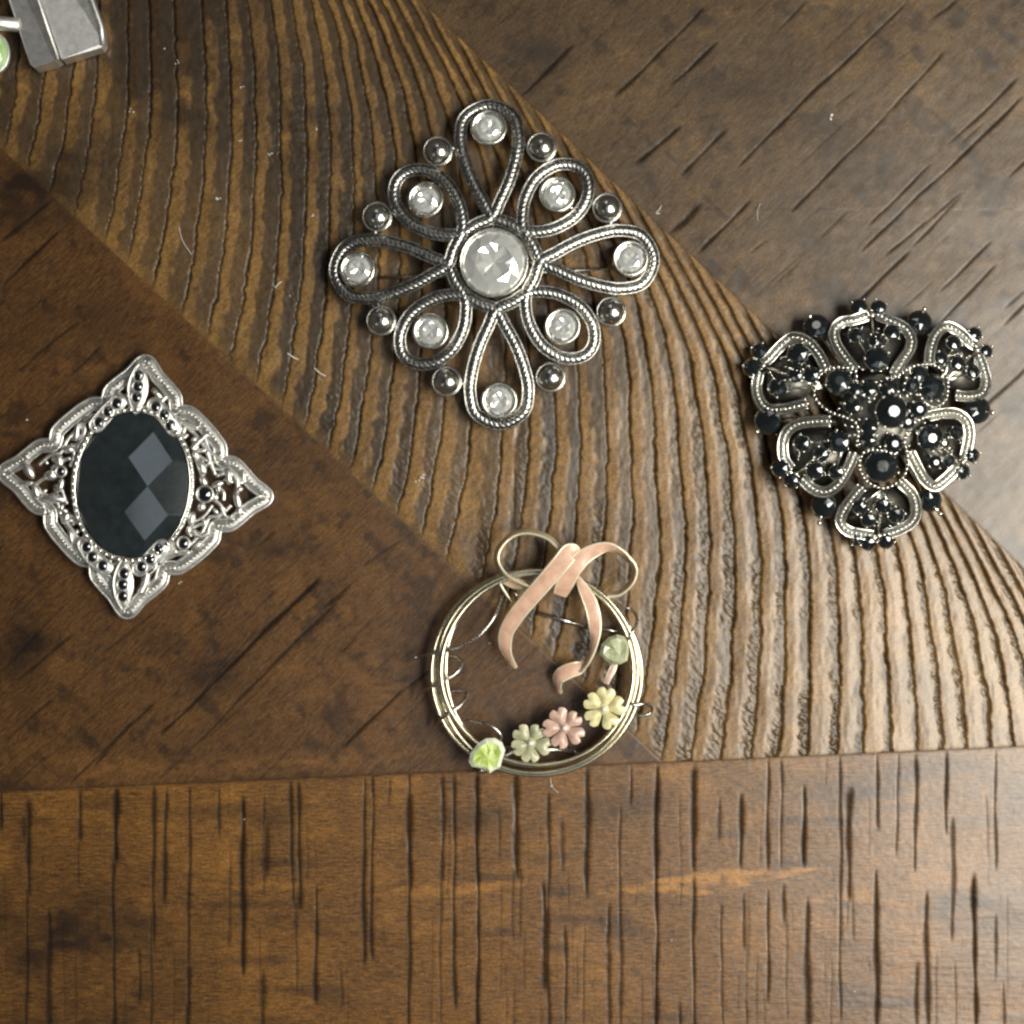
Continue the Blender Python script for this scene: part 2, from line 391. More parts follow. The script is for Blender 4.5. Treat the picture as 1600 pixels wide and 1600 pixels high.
SEG_L = c(2.667, 0, 0, [(0, 1010, 230, 830, 2.6, .9), (0, 1200, 250, 960, 3.0, 1), (60, 1560, 330, 1340, 2.2, .9), (290, 1570, 430, 1430, 2.0, .8),
                        (70, 1330, 300, 1160, 1.6, .5), (-60, 1520, 60, 1400, 2, .6)]) \
  + c(2.286, 0, 900, [(570, 570, 1150, 0, 3.6, 1), (640, 500, 930, 180, 2.0, .7), (250, 745, 560, 440, 2.6, .9), (330, 690, 480, 500, 2.2, .9), (50, 750, 180, 630, 2.2, .8),
                      (560, 740, 660, 640, 1.8, .6), (680, 620, 1230, 60, 2.4, .8), (1150, 120, 1270, 10, 2.4, .8), (1190, 300, 1280, 215, 2.0, .8), (930, 720, 1090, 560, 1.6, .5),
                      (1220, 620, 1440, 400, 2.6, .9), (10, 340, 200, 130, 2.0, .7), (30, 160, 190, 20, 1.6, .6), (60, 380, 270, 200, 2.6, .8), (10, 600, 200, 430, 2.4, .7),
                      (200, 430, 400, 280, 1.6, .5), (280, 560, 460, 380, 1.6, .5), (360, 280, 560, 130, 2.0, .6), (760, 560, 1000, 330, 1.6, .5), (880, 160, 1000, 40, 1.8, .5),
                      (780, 50, 830, 0, 2, .6), (560, 300, 760, 120, 1.4, .4), (1300, 720, 1420, 610, 1.6, .5)]) \
  + c(2.667, 400, 600, [(0, 850, 170, 740, 1.6, .5), (0, 280, 150, 160, 1.2, .4), (440, 760, 630, 640, 2.0, .6), (0, 680, 90, 600, 2.0, .8), (600, 1290, 760, 1160, 2.4, .8), (940, 1060, 1240, 800, 1.6, .4), (1000, 1250, 1230, 1040, 1.4, .4)])
SEG_R = c(2.667, 1000, 0, [(400, 700, 1120, 0, 2.6, .95), (630, 890, 1280, 210, 2.2, .9), (950, 940, 1220, 680, 2.6, .95), (920, 1050, 1600, 400, 2.6, .95), (1020, 1070, 1200, 910, 2.2, .9),
                           (1030, 1060, 1350, 800, 1.6, .7), (1130, 1030, 1340, 820, 2.4, .9), (870, 1290, 1130, 1040, 2.6, .95), (1250, 1220, 1470, 1000, 2.6, .95), (1240, 1360, 1490, 1100, 2.2, .9),
                           (1280, 610, 1580, 320, 2.2, .9), (1340, 600, 1440, 510, 2.0, .7), (120, 360, 330, 170, 4.4, .95), (-110, 410, 280, 20, 3.4, .95), (-20, 690, 180, 520, 4.2, .95), (165, 730, 370, 530, 4.4, .85),
                           (120, 980, 260, 840, 3.8, .9), (240, 1060, 470, 830, 4.0, .95), (460, 1060, 535, 1000, 3.2, .8), (560, 140, 700, 0, 2.6, .8), (1530, 740, 1640, 640, 2.6, .9),
                           (1510, 1360, 1620, 1250, 2.4, .9), (1200, 90, 1330, -10, 3.0, .8), (560, 1180, 680, 1080, 2.0, .5), (740, 1000, 880, 870, 1.8, .5), (1180, 180, 1060, 250, 1.6, .4),
                           (1090, 1290, 1220, 1170, 1.6, .5), (1520, 1290, 1620, 1200, 2, .7), (640, 640, 700, 580, 1.6, .5), (830, 430, 910, 370, 1.8, .6), (790, 100, 900, 0, 1.6, .5),
                           (980, 500, 1130, 400, 1.4, .5), (1380, 1750, 1640, 1500, 2.4, .8)]) \
  + c(2.667, 500, 0, [(830, 410, 1060, 180, 3.8, .9), (580, 80, 670, 0, 2.2, .6), (1470, 980, 1590, 850, 3.4, .8), (760, 350, 880, 240, 1.6, .4), (700, 130, 850, 10, 1.6, .4)])
def vseg(k, ox, oy, L): return [(ox+x/k+random.uniform(-.8, .8), oy+a/k, ox+x/k+random.uniform(-1.5, 1.5), oy+b/k, wd, st) for x, a, b, wd, st in L]
SEG_B = vseg(2.286, 0, 900, [(8, 740, 920, 3.4, 1), (105, 790, 1150, 6.2, .9), (85, 850, 960, 8, .7), (97, 1100, 1640, 2.4, .8), (288, 755, 960, 5.0, .9), (285, 900, 1120, 1.6, .6), (415, 740, 1040, 7.0, 1), (408, 1000, 1640, 3.4, .9),
                             (548, 740, 1330, 3.6, .9), (540, 1200, 1620, 2.2, .7), (592, 750, 1180, 4.4, .9), (676, 740, 1640, 2.6, .85), (675, 1380, 1640, 5, .9), (175, 1180, 1640, 4.4, .85), (497, 1320, 1540, 4, .8), (785, 725, 940, 3.2, .8),
                             (870, 780, 1440, 4.6, 1), (945, 770, 1150, 2.4, .7), (950, 880, 1080, 5.4, .8), (1043, 725, 1180, 3.2, .9), (1070, 725, 1200, 4.6, .9), (1060, 1100, 1500, 1.8, .6), (1130, 1100, 1540, 4.0, .9),
                             (1300, 700, 1400, 3.6, .9), (1330, 700, 1380, 3.0, .9), (820, 940, 1340, 2.4, .6), (940, 1400, 1640, 4.0, .8), (1220, 1380, 1540, 2.6, .6), (270, 1380, 1640, 1.6, .5), (1390, 700, 800, 2, .5)]) \
  + vseg(3.2, 600, 1100, [(30, 340, 520, 2.6, .6), (125, 320, 1640, 3.0, .9), (128, 430, 960, 5.6, .95), (290, 340, 900, 5.0, .85), (284, 800, 1640, 2.0, .7), (352, 340, 1540, 3.2, .9), (467, 330, 1640, 3.8, 1), (465, 340, 700, 5.2, .9),
                          (578, 500, 800, 3.2, .5), (665, 330, 880, 8.0, .9), (650, 800, 1200, 1.6, .6), (685, 800, 1180, 1.8, .6), (825, 430, 1640, 3.0, .85), (800, 880, 1450, 5.6, .9), (892, 560, 860, 5.0, .6),
                          (905, 1100, 1640, 3.4, .85), (1012, 310, 980, 4.4, .9), (1000, 1100, 1640, 2.0, .6), (1180, 500, 1640, 3.0, .75), (1232, 290, 520, 3.0, .9), (1365, 290, 1640, 4.0, 1), (1122, 990, 1230, 6, .8), (1125, 1200, 1640, 3.2, .8),
                          (1552, 300, 850, 5.0, .95), (1550, 850, 1640, 3.4, .9), (1475, 1480, 1640, 4, .8), (240, 1050, 1640, 1.5, .4), (585, 880, 1500, 1.5, .4), (650, 1400, 1640, 2, .5)]) \
  + vseg(3.2, 1100, 1100, [(75, 460, 700, 2.6, .7), (187, 440, 830, 4.8, .95), (320, 260, 840, 3.6, .9), (322, 920, 1500, 3.4, .9), (387, 260, 830, 2.6, .8), (405, 890, 1110, 3.0, .8), (418, 1050, 1600, 1.6, .5), (500, 400, 830, 4.0, 1),
                           (518, 960, 1640, 4.8, .9), (610, 260, 420, 1.6, .5), (683, 250, 1600, 2.6, .85), (728, 410, 1000, 5.4, .9), (745, 900, 1200, 1.8, .5), (866, 240, 640, 2.8, .9), (866, 820, 1640, 4.0, .95), (968, 240, 770, 2.0, .8),
                           (1058, 240, 850, 2.8, .9), (1115, 930, 1640, 3.6, .9), (1215, 230, 660, 3.2, .95), (1245, 560, 1200, 3.0, .8), (1352, 840, 1640, 4.4, 1), (1457, 220, 840, 2.4, .85), (1460, 1040, 1400, 2.6, .8),
                           (90, 980, 1640, 2.4, .7), (200, 940, 1240, 2.4, .8), (1502, 1380, 1640, 3, .8), (1062, 1280, 1640, 3.2, .85), (1258, 1280, 1640, 2, .6), (212, 1450, 1640, 2.4, .7)])
for k in range(60):
    x = random.uniform(-20, 1620); y = random.uniform(1190, 1560); SEG_B.append((x, y, x+random.uniform(-1, 1), y+random.uniform(30, 180), random.uniform(.9, 1.6), random.uniform(.25, .5)))
for k in range(70):                                           # the boards go on outside the picture
    x = random.choice([random.uniform(-2200, -40), random.uniform(1640, 3800)]); y = random.uniform(1300, 1700); SEG_B.append((x, y, x, y+random.uniform(100, 900), 5, .9))
for k in range(40):
    x = random.uniform(-30, 700); y = random.uniform(330, 1210); l = random.uniform(20, 90); SEG_L.append((x, y, x+l, y-l*.97, random.uniform(.9, 1.5), random.uniform(.25, .45)))
for k in range(36):
    x = random.uniform(700, 1600); y = random.uniform(0, 700); l = random.uniform(20, 90); SEG_R.append((x, y, x+l, y-l*.97, random.uniform(.9, 1.5), random.uniform(.2, .4)))
# growth rings of the middle board
FV = np.array([-2600, -520, -440, -400, -370, -330, -250, -170, -80, 0, 100, 170, 300, 2600.])
FS = np.array([3.3, 3.3, 3.0, 2.7, 2.2, 1.6, 1.1, 1.0, .9, .78, .62, .55, .45, .4])
FF = np.concatenate([[0], np.cumsum((FS[1:]+FS[:-1])/2*np.diff(FV))]); FF -= np.interp(0, FV, FF)
RG = [154, 203, 267, 316, 373, 433, 487, 538, 593, 647, 699, 750, 797, 845, 896, 948, 1004, 1068, 1121, 1178, 1231, 1289, 1344, 1398, 1453, 1508, 1563, 1619, 1671, 1725, 1787, 1838, 1894, 1949, 2002, 2056, 2113, 2165]
RG = np.array([154-52.*k for k in range(70, 0, -1)]+RG+[2165+54.*k for k in range(1, 90)])
U = .733*XX+.681*YY; V = -.681*XX+.733*YY
gf = np.interp(V, FV, FS); grad = np.sqrt(1+gf*gf)
wig = vnoise(XX, YY, 30, 46, 3)*5+vnoise(XX, YY, 9, 14, 4)*4.2+vnoise(XX, YY, 4.5, 6, 6)*3.0+vnoise(XX, YY, 90, 160, 5)*9
CV = U-np.interp(V, FV, FF)+wig
k = np.clip(np.searchsorted(RG, CV)-1, 0, len(RG)-2); c0 = RG[k]; c1 = RG[k+1]; p = (CV-c0)/(c1-c0)
dr = (CV-c0)/grad; dl = (c1-CV)/grad
lw = 1.9*(1+.9*vnoise(XX, YY, 14, 40, 9)+.6*vnoise(XX, YY, 60, 200, 10))
black = np.maximum(np.exp(-(dl/lw)**2), np.exp(-(dr/(lw*.75))**2))
edge = .54+.16*vnoise(XX, YY, 22, 90, 11)+.22*vnoise(XX, YY, 7, 14, 12)+.20*vnoise(XX, YY, 160, 260, 13)+np.clip((XX-1000)/2600, -.1, .16)
sst = lambda a, b, x: (lambda t: t*t*(3-2*t))(np.clip((x-a)/(b-a), 0, 1))
band = sst(edge-.05, edge+.07, p)*(1-.8*sst(.97, 1.0, p))
band = band*(.80+.5*vnoise(XX, YY, 130, 160, 14))
# chatter marks across the dark band
cu = (XX*.55-YY*.83); cw = (XX*.83+YY*.55)
chat = vnoise(cw, cu, 8, 3.8, 21)*1.7+vnoise(XX, YY, 3.6, 3.6, 22)*1.5
blob = np.clip(vnoise(XX, YY, 60, 100, 23)*3+.75, .1, 1.3)
pr = np.clip(p, 0, 1)
h_ring = 1.2-np.maximum(pr-.40, 0)*3.6 + band*chat*(.30+1.05*np.clip((XX*.7+YY-1150)/900, 0, 1))*blob + vnoise(XX, YY, 34, 60, 24)*1.2+vnoise(XX, YY, 5, 16, 25)*.35
h_ring -= black**1.9*3.0
fadeA = (sst(0, 34, -(YY-LA(XX))*.733+4)*.92+.08)*(.35+.65*sst(0, 12, (YY-LB(XX))*.729))
band = band*(.35+.65*fadeA)
h_ring *= fadeA
cut_ring = np.clip(black, 0, 1)*(.35+.65*fadeA)*np.clip(.92+.6*vnoise(XX, YY, 50, 120, 30), .3, 1)
def seam(Z, d, k=.35): return Z-k*np.exp(-(d/1.8)**2)
dA = (YY-LA(XX))*.733; dB = (YY-LB(XX))*.729; dC = YY-LC(XX)
cutL = np.zeros_like(XX); depL = np.zeros_like(XX); carve(cutL, depL, SEG_L, 1)
cutR = np.zeros_like(XX); depR = np.zeros_like(XX); carve(cutR, depR, SEG_R, 2)
cutB = np.zeros_like(XX); depB = np.zeros_like(XX); carve(cutB, depB, SEG_B, 3)
rough_in = 1+.40*vnoise(XX, YY, 4, 6, 41)*2
hL = -depL*rough_in+vnoise(XX, YY, 120, 90, 42)*1.4+vnoise(XX, YY, 14, 14, 43)*.28
hR = -depR*rough_in+vnoise(XX, YY, 120, 90, 44)*1.6+vnoise(XX, YY, 14, 14, 45)*.28
hB = -depB*rough_in+vnoise(XX, YY, 150, 40, 46)*1.0+vnoise(XX, YY, 40, 3.4, 47)*.20+vnoise(XX, YY, 6, 6, 48)*.16
STAIN_SHADE = np.zeros_like(XX)  # stain blotches, a darker upper-left area and one painted shadow
for x_, y_, rx_, ry_, k_ in ((260, 60, 190, 190, .85), (120, 230, 120, 60, .5), (480, 200, 90, 120, .5), (40, 300, 120, 60, .7), (830, 80, 60, 90, .5), (100, 1500, 220, 160, .5), (30, 1010, 60, 60, .6), (640, 1020, 50, 110, .4),  # last on this row: the wreath's cast shadow, painted into the wood colour
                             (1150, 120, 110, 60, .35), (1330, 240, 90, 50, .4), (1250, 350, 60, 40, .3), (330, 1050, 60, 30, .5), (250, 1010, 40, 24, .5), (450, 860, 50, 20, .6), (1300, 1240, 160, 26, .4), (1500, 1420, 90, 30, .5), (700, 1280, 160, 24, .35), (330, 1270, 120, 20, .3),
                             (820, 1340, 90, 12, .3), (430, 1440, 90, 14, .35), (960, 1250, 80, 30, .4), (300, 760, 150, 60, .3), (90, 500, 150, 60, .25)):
    STAIN_SHADE = np.maximum(STAIN_SHADE, k_*np.exp(-(((XX-x_)/rx_)**2+((YY-y_)/ry_)**2)**1.4))
STAIN_SHADE = np.clip(STAIN_SHADE*(1+1.6*vnoise(XX, YY, 60, 34, 70)+.9*vnoise(XX, YY, 17, 11, 71)), 0, .95)
STAIN_SHADE = np.maximum(STAIN_SHADE, np.clip((vnoise(XX*.7+YY*.7, XX*.7-YY*.7, 40, 24, 73)+.4*vnoise(XX, YY, 9, 9, 74)-.16)*2.4, 0, .6)*(YY < LC(XX))*((YY > LA(XX)) | (YY < LB(XX))))
STAIN_SHADE = np.maximum(STAIN_SHADE, np.clip((vnoise(XX, YY, 90, 22, 72)-.22)*2.2, 0, .5)*(YY > LC(XX)))
wy = vnoise(XX, YY, 50, 30, 80)*10+vnoise(XX, YY, 12, 6, 81)*4
def wedge(x0, xm, x1, y0, ym, y1, h0):      # a sliver of pale figure in the grain
    c_ = np.interp(XX, [x0, xm, x1], [y0, ym, y1]); h_ = h0*np.interp(XX, [x0, xm, x1], [0, 1, 0])
    return np.clip((h_-np.abs(YY+wy*.6-c_))/6.0+.3*(h_ > 1), 0, 1)*(XX > x0)*(XX < x1)
PALE = np.maximum.reduce([wedge(920, 1110, 1300, 1396, 1378, 1354, 19), .45*wedge(560, 700, 860, 1396, 1392, 1378, 14), .40*wedge(1240, 1330, 1450, 1410, 1400, 1420, 10), .35*wedge(300, 420, 520, 1385, 1382, 1384, 8),
    .4*np.clip(1-np.abs((YY-(LC(XX)-26))/24), 0, 1)*(XX < 640)*(XX > 120)*(YY < LC(XX)), .35*np.exp(-(((XX-600)/60)**2+((YY-1060)/70)**2)), .3*np.exp(-(((XX-480)/70)**2+((YY-780)/26)**2))])
fib = np.clip((vnoise(XX*.69+YY*.72, XX*.72-YY*.69, 3.2, 26, 90)-.33)*5, 0, 1)*(YY < LC(XX))*.45
cutL = np.maximum(cutL, fib*(vnoise(XX, YY, 90, 60, 91) > -.05)); cutR = np.maximum(cutR, fib*.6*(vnoise(XX, YY, 80, 60, 92) > .1))
cutB = np.maximum(cutB, np.clip((vnoise(XX, YY, 2.8, 34, 93)-.36)*6, 0, 1)*.40*(vnoise(XX, YY, 60, 50, 94) > -.1))
cut_ring = np.maximum(cut_ring, np.clip((vnoise(CV, V, 3.4, 22, 95)-.37)*6, 0, 1)*.35)
PALE = np.clip(PALE*(.9+2.0*vnoise(XX, YY, 16, 6, 82)+.8*vnoise(XX, YY, 40, 24, 83)), 0, 1)
def plank(mask, Z, cutm, bandm, m, label):
    t = TRI[mask]; u, inv = np.unique(t.ravel(), return_inverse=True); inv = inv.reshape(-1, 3)
    co = np.stack([(fx_[u]-800)*S, (800-fy_[u])*S, Z.ravel()[u]*S], 1).astype(np.float32)
    me = bpy.data.meshes.new("plank"); me.vertices.add(len(u)); me.vertices.foreach_set("co", co.ravel())
    nf = len(inv); me.loops.add(nf*3); me.loops.foreach_set("vertex_index", inv.astype(np.int32).ravel())
    me.polygons.add(nf); me.polygons.foreach_set("loop_start", np.arange(0, nf*3, 3, dtype=np.int32))
    me.update(calc_edges=True); me.polygons.foreach_set("use_smooth", np.ones(nf, bool))
    for nme, arr in (("cut", cutm), ("band", bandm), ("stain_shade", STAIN_SHADE), ("pale", PALE)):
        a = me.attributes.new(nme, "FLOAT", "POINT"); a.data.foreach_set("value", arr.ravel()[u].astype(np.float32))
    me.materials.append(m); o = link(bpy.data.objects.new("plank", me)); o.parent = TOP; o["label"] = label
    return o
mb = MB(); mb.smooth = False
mb.add([(-3200, -3200, -14), (3200, -3200, -14), (3200, 3200, -14), (-3200, 3200, -14), (-3200, -3200, -260), (3200, -3200, -260), (3200, 3200, -260), (-3200, 3200, -260)],
       [[0, 1, 2, 3], [7, 6, 5, 4], [0, 4, 5, 1], [1, 5, 6, 2], [2, 6, 7, 3], [3, 7, 4, 0]])
TOP = link(bpy.data.objects.new("table_top", mb.mesh("table_top", W_LOW))); TOP["kind"] = "structure"
TOP["label"] = "brown rustic wooden table top of inlaid diagonal boards"
Zr = np.zeros_like(XX)
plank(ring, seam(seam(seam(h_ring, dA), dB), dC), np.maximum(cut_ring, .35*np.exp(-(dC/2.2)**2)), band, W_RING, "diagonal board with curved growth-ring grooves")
plank(left, seam(seam(hL, dA), dC), np.maximum(cutL, .5*np.exp(-(dC/2.4)**2)), Zr, W_LEFT, "reddish brown diagonal board at the left")
plank(right, seam(hR, dB), cutR, Zr, W_RIGHT, "mottled diagonal board at the upper right")
plank(low, seam(hB, dC), np.maximum(cutB, .6*np.exp(-(dC/2.6)**2)), Zr, W_LOW, "horizontal board across the bottom with short vertical cuts")

# ------------------------------------------------------------------ shared jewellery parts
def foil(b, R, z):
    """facetted mirror cup under a clear stone: wedges that tilt a little differently in turn"""
    b.smooth = False; n = 16; c_ = (0, 0, z-R*.24)
    for k in range(n):
        a, a2 = 2*math.pi*k/n, 2*math.pi*(k+1)/n; am = (a+a2)/2; d1 = (.05 if k % 2 else -.05)*R; d2 = random.uniform(-.05, .05)*R
        p, q = (R*math.cos(a), R*math.sin(a), z), (R*math.cos(a2), R*math.sin(a2), z)
        rm = .58 if k % 2 else .50
        m1 = (R*rm*math.cos(a), R*rm*math.sin(a), z-R*.12+d1+d2); m2 = (R*rm*math.cos(a2), R*rm*math.sin(a2), z-R*.12-d1)
        b.add([p, q, m2, m1, c_], [[0, 1, 2], [0, 2, 3], [3, 2, 4]])
    b.smooth = True
def bezel_mesh(R, hgt, gemR, name="bezel", sides=40, flare=1.06):
    b = MB()
    b.lathe([(R*.80, 0), (R*.92, 1), (R*flare*.97, hgt*.5), (R*flare, hgt*.8), (R, hgt), (R*.94, hgt+.8), (gemR+.6, hgt-1.2), (gemR*1.0, hgt-3.0), (gemR, hgt-3-gemR*.42), (.3, hgt-3-gemR*.46)], n=sides)
    b.cur = 1
    foil(b, gemR*1.0, hgt-2.6)
    me = b.mesh(name, [M_RIM, M_FOIL]); return me

# ================================================================== 1: crystal brooch
B1C = (772, 412)
t1 = thing("brooch", "square openwork brooch of twisted silver loops set with clear round crystals", "brooch", *B1C, 42)
def z1(r): return 50-22*(r/250.0)**2
ROT = math.radians(2.2)
def loc1(deg, l, r):
    """deg clockwise from up; l clockwise side; r outwards (image axes, y down)"""
    a = math.radians(deg)-ROT
    return (math.sin(a)*r+math.cos(a)*l, -math.cos(a)*r+math.sin(a)*l)
LONG = [(0, 72), (13, 96), (28, 126), (40, 162), (45, 196), (36, 230), (0, 247)]
DIAG = [(0, 68), (17, 82), (33, 106), (42, 140), (36, 172), (20, 192), (0, 199)]
pts = []
for q in range(8):
    sh = LONG if q % 2 == 0 else DIAG
    for l, r in sh: pts.append((q*45, l, r))
    for l, r in sh[:-1][::-1]: pts.append((q*45, -l, r))
    pts.append((q*45+22.5, 0, 66))
P3 = []
for dg, l, r in pts:
    x, y = loc1(dg, l, r); P3.append((x, y, z1(math.hypot(x, y))))
path = resample(spline(P3, 10, True), 1.7, True)
b = MB()
def ropeprof(kk, s):
    o = []
    for j in range(16):
        ph = 2*math.pi*j/16; rr = 1+.14*math.cos(4*ph-s*.80)
        o.append((6.6*rr*math.cos(ph), 4.2*rr*math.sin(ph)))
    return o
b.sweep(path, ropeprof, True)
for sgn in (-1, 1):
    e = offset2(path[::2], sgn*8.6, True); e[:, 2] -= .6; b.tube(e, 1.7, 6, True)
lowp = path[::2].copy(); lowp[:, 2] -= 4.5; b.sweep(lowp, lambda kk, s: [(-7.5, -2), (7.5, -2), (7.5, 2), (-7.5, 2)], True)
b.build("rope_frame", M_GUN, t1)
# cup round the middle stone
b = MB(); b.lathe([(40, 20), (50, 22), (53, 30), (53.5, 56), (52.5, 60), (51, 61), (49.3, 59), (48.6, 56), (48.6, 38), (.3, 36)], n=56)
b.cur = 1; foil(b, 48.4, 55.5)
bz = b.build("bezel", [M_RIM, M_FOIL], t1, label="large round bezel in the middle")
put(CRYS, "crystal", bz, (0, 0, 56), scale=4.85, rot=.2)
bm1 = bezel_mesh(27, 22, 21)
for q in range(8):
    r = 209 if q % 2 == 0 else 142
    x, y = loc1(q*45, 0, r); zz = z1(r)-12
    tilt = math.radians(random.uniform(2, 7)); az = math.atan2(-y, x)
    eu = Matrix.Rotation(tilt, 3, Vector((-math.sin(az), math.cos(az), 0))).to_euler()
    o = put(bm1, "bezel", t1, (x, y, zz), euler=eu)
    put(CRYS_ALL[1+q % 4], "crystal", o, (0, 0, 18.5), scale=2.10, rot=random.uniform(0, .8))
b = MB(); b.lathe([(14, 0), (20, .5), (23.5, 5), (24, 8), (23, 10), (21.2, 10.2), (20.4, 9.0), (19.6, 13), (17.4, 17.5), (14.2, 21), (10, 23.6), (5, 25.2), (.4, 25.8)], n=36)
bead = b.mesh("bead", M_BEAD)
for q in range(4):
    for sgn in (-1, 1):
        x, y = loc1(q*90+sgn*24.3, 0, 195); put(bead, "bead", t1, (x, y, z1(195)-10), scale=1.0)
# small struts that hold the beads, and the pin at the back
b = MB()
for q in range(4):
    for sgn in (-1, 1):
        x, y = loc1(q*90+sgn*24.3, 0, 195); zz = z1(195)-5
        x2, y2 = loc1(q*90, sgn*42, 185); x3, y3 = loc1(q*90+sgn*45, -sgn*37, 172)
        b.tube([(x, y, zz), (x2, y2, zz)], 4.5, 8); b.tube([(x, y, zz), (x3, y3, zz)], 4.5, 8)
    for s2 in (0, 1):
        r = 209 if s2 == 0 else 142
        x, y = loc1(q*90+45*s2, 0, r); xo, yo = loc1(q*90+45*s2, 0, 244 if s2 == 0 else 142); x4, y4 = loc1(q*90+45*s2, 40 if s2 else 0, r+4)
        b.tube([(x, y, z1(r)-8), (xo, yo, z1(r)-9)] if s2 == 0 else [(x, y, z1(r)-8), (x4, y4, z1(r)-8)], 5, 8)
for q in range(16):
    x, y = loc1(q*22.5, 0, 52); x2, y2 = loc1(q*22.5, 0, 68); b.tube([(x, y, 38), (x2, y2, 44)], 3.5, 6)
b.build("strut", M_GUN, t1)
b = MB(); b.tube([(-178, 17, 9), (-60, 15, 12), (60, 10, 12), (178, 4, 9)], [2.2, 3.4, 3.4, 2.2], 10)
for sx, yy in ((-1, 15), (1, 10)):
    b.tube([(sx*62, yy, 5), (sx*62, yy, 40)], 6, 12); b.tube([(sx*62, yy-9, 5), (sx*62, yy+9, 5)], 5, 10)
b.build("pin_bar", M_DWIRE, t1)

# ================================================================== 2: black oval brooch
B2 = (211, 757)
t2 = thing("brooch", "diamond-shaped silver filigree brooch around a large faceted black oval stone", "brooch", *B2, 30)
def q2(x, y): return (x/3.636-B2[0], 540+y/3.636-B2[1])
R2 = math.radians(4.6)
def r2(x, y): return (x*math.cos(R2)-y*math.sin(R2), x*math.sin(R2)+y*math.cos(R2))
VT, HR, VB, HL = q2(825, 45), q2(1550, 862), q2(710, 1558), q2(-28, 716)
EDGE = [(17, -17), (40, -11.5), (62, -11), (80, -12), (89, -18), (98, -23), (107, -18), (115, -11.5), (132, -9), (150, -8.5)]
def side(A, B):
    A = np.array(A); B = np.array(B); L = np.linalg.norm(B-A); t = (B-A)/L; n = np.array([t[1], -t[0]])
    k = L/300.0; out = []
    for s, h in EDGE: out.append(A+t*s*k+n*h)
    for s, h in EDGE[:-1][::-1]: out.append(B-t*s*k+n*h)
    return out
corner = []
for A, B in ((VT, HR), (HR, VB), (VB, HL), (HL, VT)):
    sd = side(A, B); corner += sd[1:-1]
    cvec = np.array(B)/np.linalg.norm(B); corner.append(np.array(B)-cvec*13)
path2 = resample([(*p[:2], 0) for p in spline(corner, 8, True)], 3.0, True)
def z2(x, y): return 30-10*min(1, math.hypot(x, y)/230)
for p_ in path2: p_[2] = z2(p_[0], p_[1])
path2[:, 2] -= 2
b = MB()
b.cur = 1; b.sweep(path2, lambda kk, s: [(-10, -5), (10, -5), (10, .5), (-10, .5)], True); b.cur = 0
for sgn in (-1, 1):
    e = offset2(path2, sgn*9.6, True); e[:, 2] += 1.5; b.tube(e, 2.3, 6, True)
for p_ in resample(path2, 6.6, True): b.ball((p_[0]+random.uniform(-.7, .7), p_[1]+random.uniform(-.7, .7), p_[2]+2.2), 2.9, 6, 4)
b.build("border", [M_SILVER, M_TROUGH], t2)
# filigree
b = MB()
for A, B in ((VT, HR), (HR, VB), (VB, HL), (HL, VT)):        # scrollwork along the inside of each side of the border
    A = np.array(A); B = np.array(B); L = np.linalg.norm(B-A); t_ = (B-A)/L; n_ = np.array([t_[1], -t_[0]])
    def at2(s_, h_, z_=0): p_ = A+t_*s_*L+n_*h_; return (p_[0], p_[1], z2(*p_)-2+z_)
    inner = [at2(q, h) for q, h in ((.20, -34), (.28, -33), (.33, -40), (.40, -31), (.50, -27), (.60, -31), (.67, -40), (.72, -33), (.80, -34))]
    b.tube(spline(inner, 8), 3.2, 8)
    for q, h, r1, r2_, an in ((.36, -40, 4, 8, 20), (.43, -36, 3.5, 8, -40), (.50, -34, 4.5, 6, 0), (.57, -36, 3.5, 8, 40), (.64, -40, 4, 8, -20), (.28, -42, 4, 6, 0), (.72, -42, 4, 6, 0), (.24, -38, 3, 5, 0), (.76, -38, 3, 5, 0), (.46, -42, 3, 4, 0), (.54, -42, 3, 4, 0)):
        p_ = at2(q, h); b.ball(p_, min(r1, r2_), 10, 6, ang=math.atan2(t_[1], t_[0])+math.radians(an), rx=r1, ry=r2_)
    for q0, q1 in ((.33, .45), (.67, .55)):
        b.tube(spline([at2(q0, -30), at2((q0+q1)/2, -42), at2(q1, -45), at2(q1+.01*np.sign(q1-q0), -36)], 8), 2.8, 8)
def ell(x, y, rx, ry, ang=0, dz=0, sz=None):
    X, Y = q2(x, y); rx /= 3.2; ry /= 3.2
    b.ball((X, Y, z2(X, Y)+dz), min(rx, ry), 12, 7, sz=1.0, ang=math.radians(ang)+0, rx=rx, ry=ry)
def tb(pts, r=10, dz=-1):
    P = [(*q2(x, y), 0) for x, y in pts]; P = spline(P, 5) if len(P) > 2 else P
    P = [(x, y, z2(x, y)+dz) for x, y, _ in P]; b.tube(P, 1.25*r/3.636, 8)
ell(1150, 768, 20, 34, -25); ell(1140, 915, 22, 26, 20); ell(1230, 788, 34, 18, -20); ell(1292, 742, 18, 46, -5, 2); ell(1342, 875, 20, 52, -12, 3)
ell(1352, 815, 20, 18); ell(1140, 690, 24, 48, -22, 1); ell(1105, 620, 18, 30, -20); ell(1085, 985, 20, 42, 14, 2); ell(1066, 1045, 16, 24, 10); ell(1375, 745, 12, 40, -10)
ell(1352, 935, 14, 30, 8); ell(1218, 860, 16, 22, 0)
tb([(1240, 735), (1300, 715), (1340, 770), (1330, 850)], 12); tb([(1200, 870), (1245, 905), (1270, 965), (1320, 985)], 10); tb([(1170, 505), (1125, 545), (1085, 590)], 14)
tb([(1165, 600), (1195, 680), (1215, 735)], 9); tb([(1095, 560), (1110, 640), (1145, 740)], 12); tb([(1225, 800), (1262, 830), (1262, 880)], 9); tb([(1200, 905), (1160, 960), (1100, 1000)], 7)
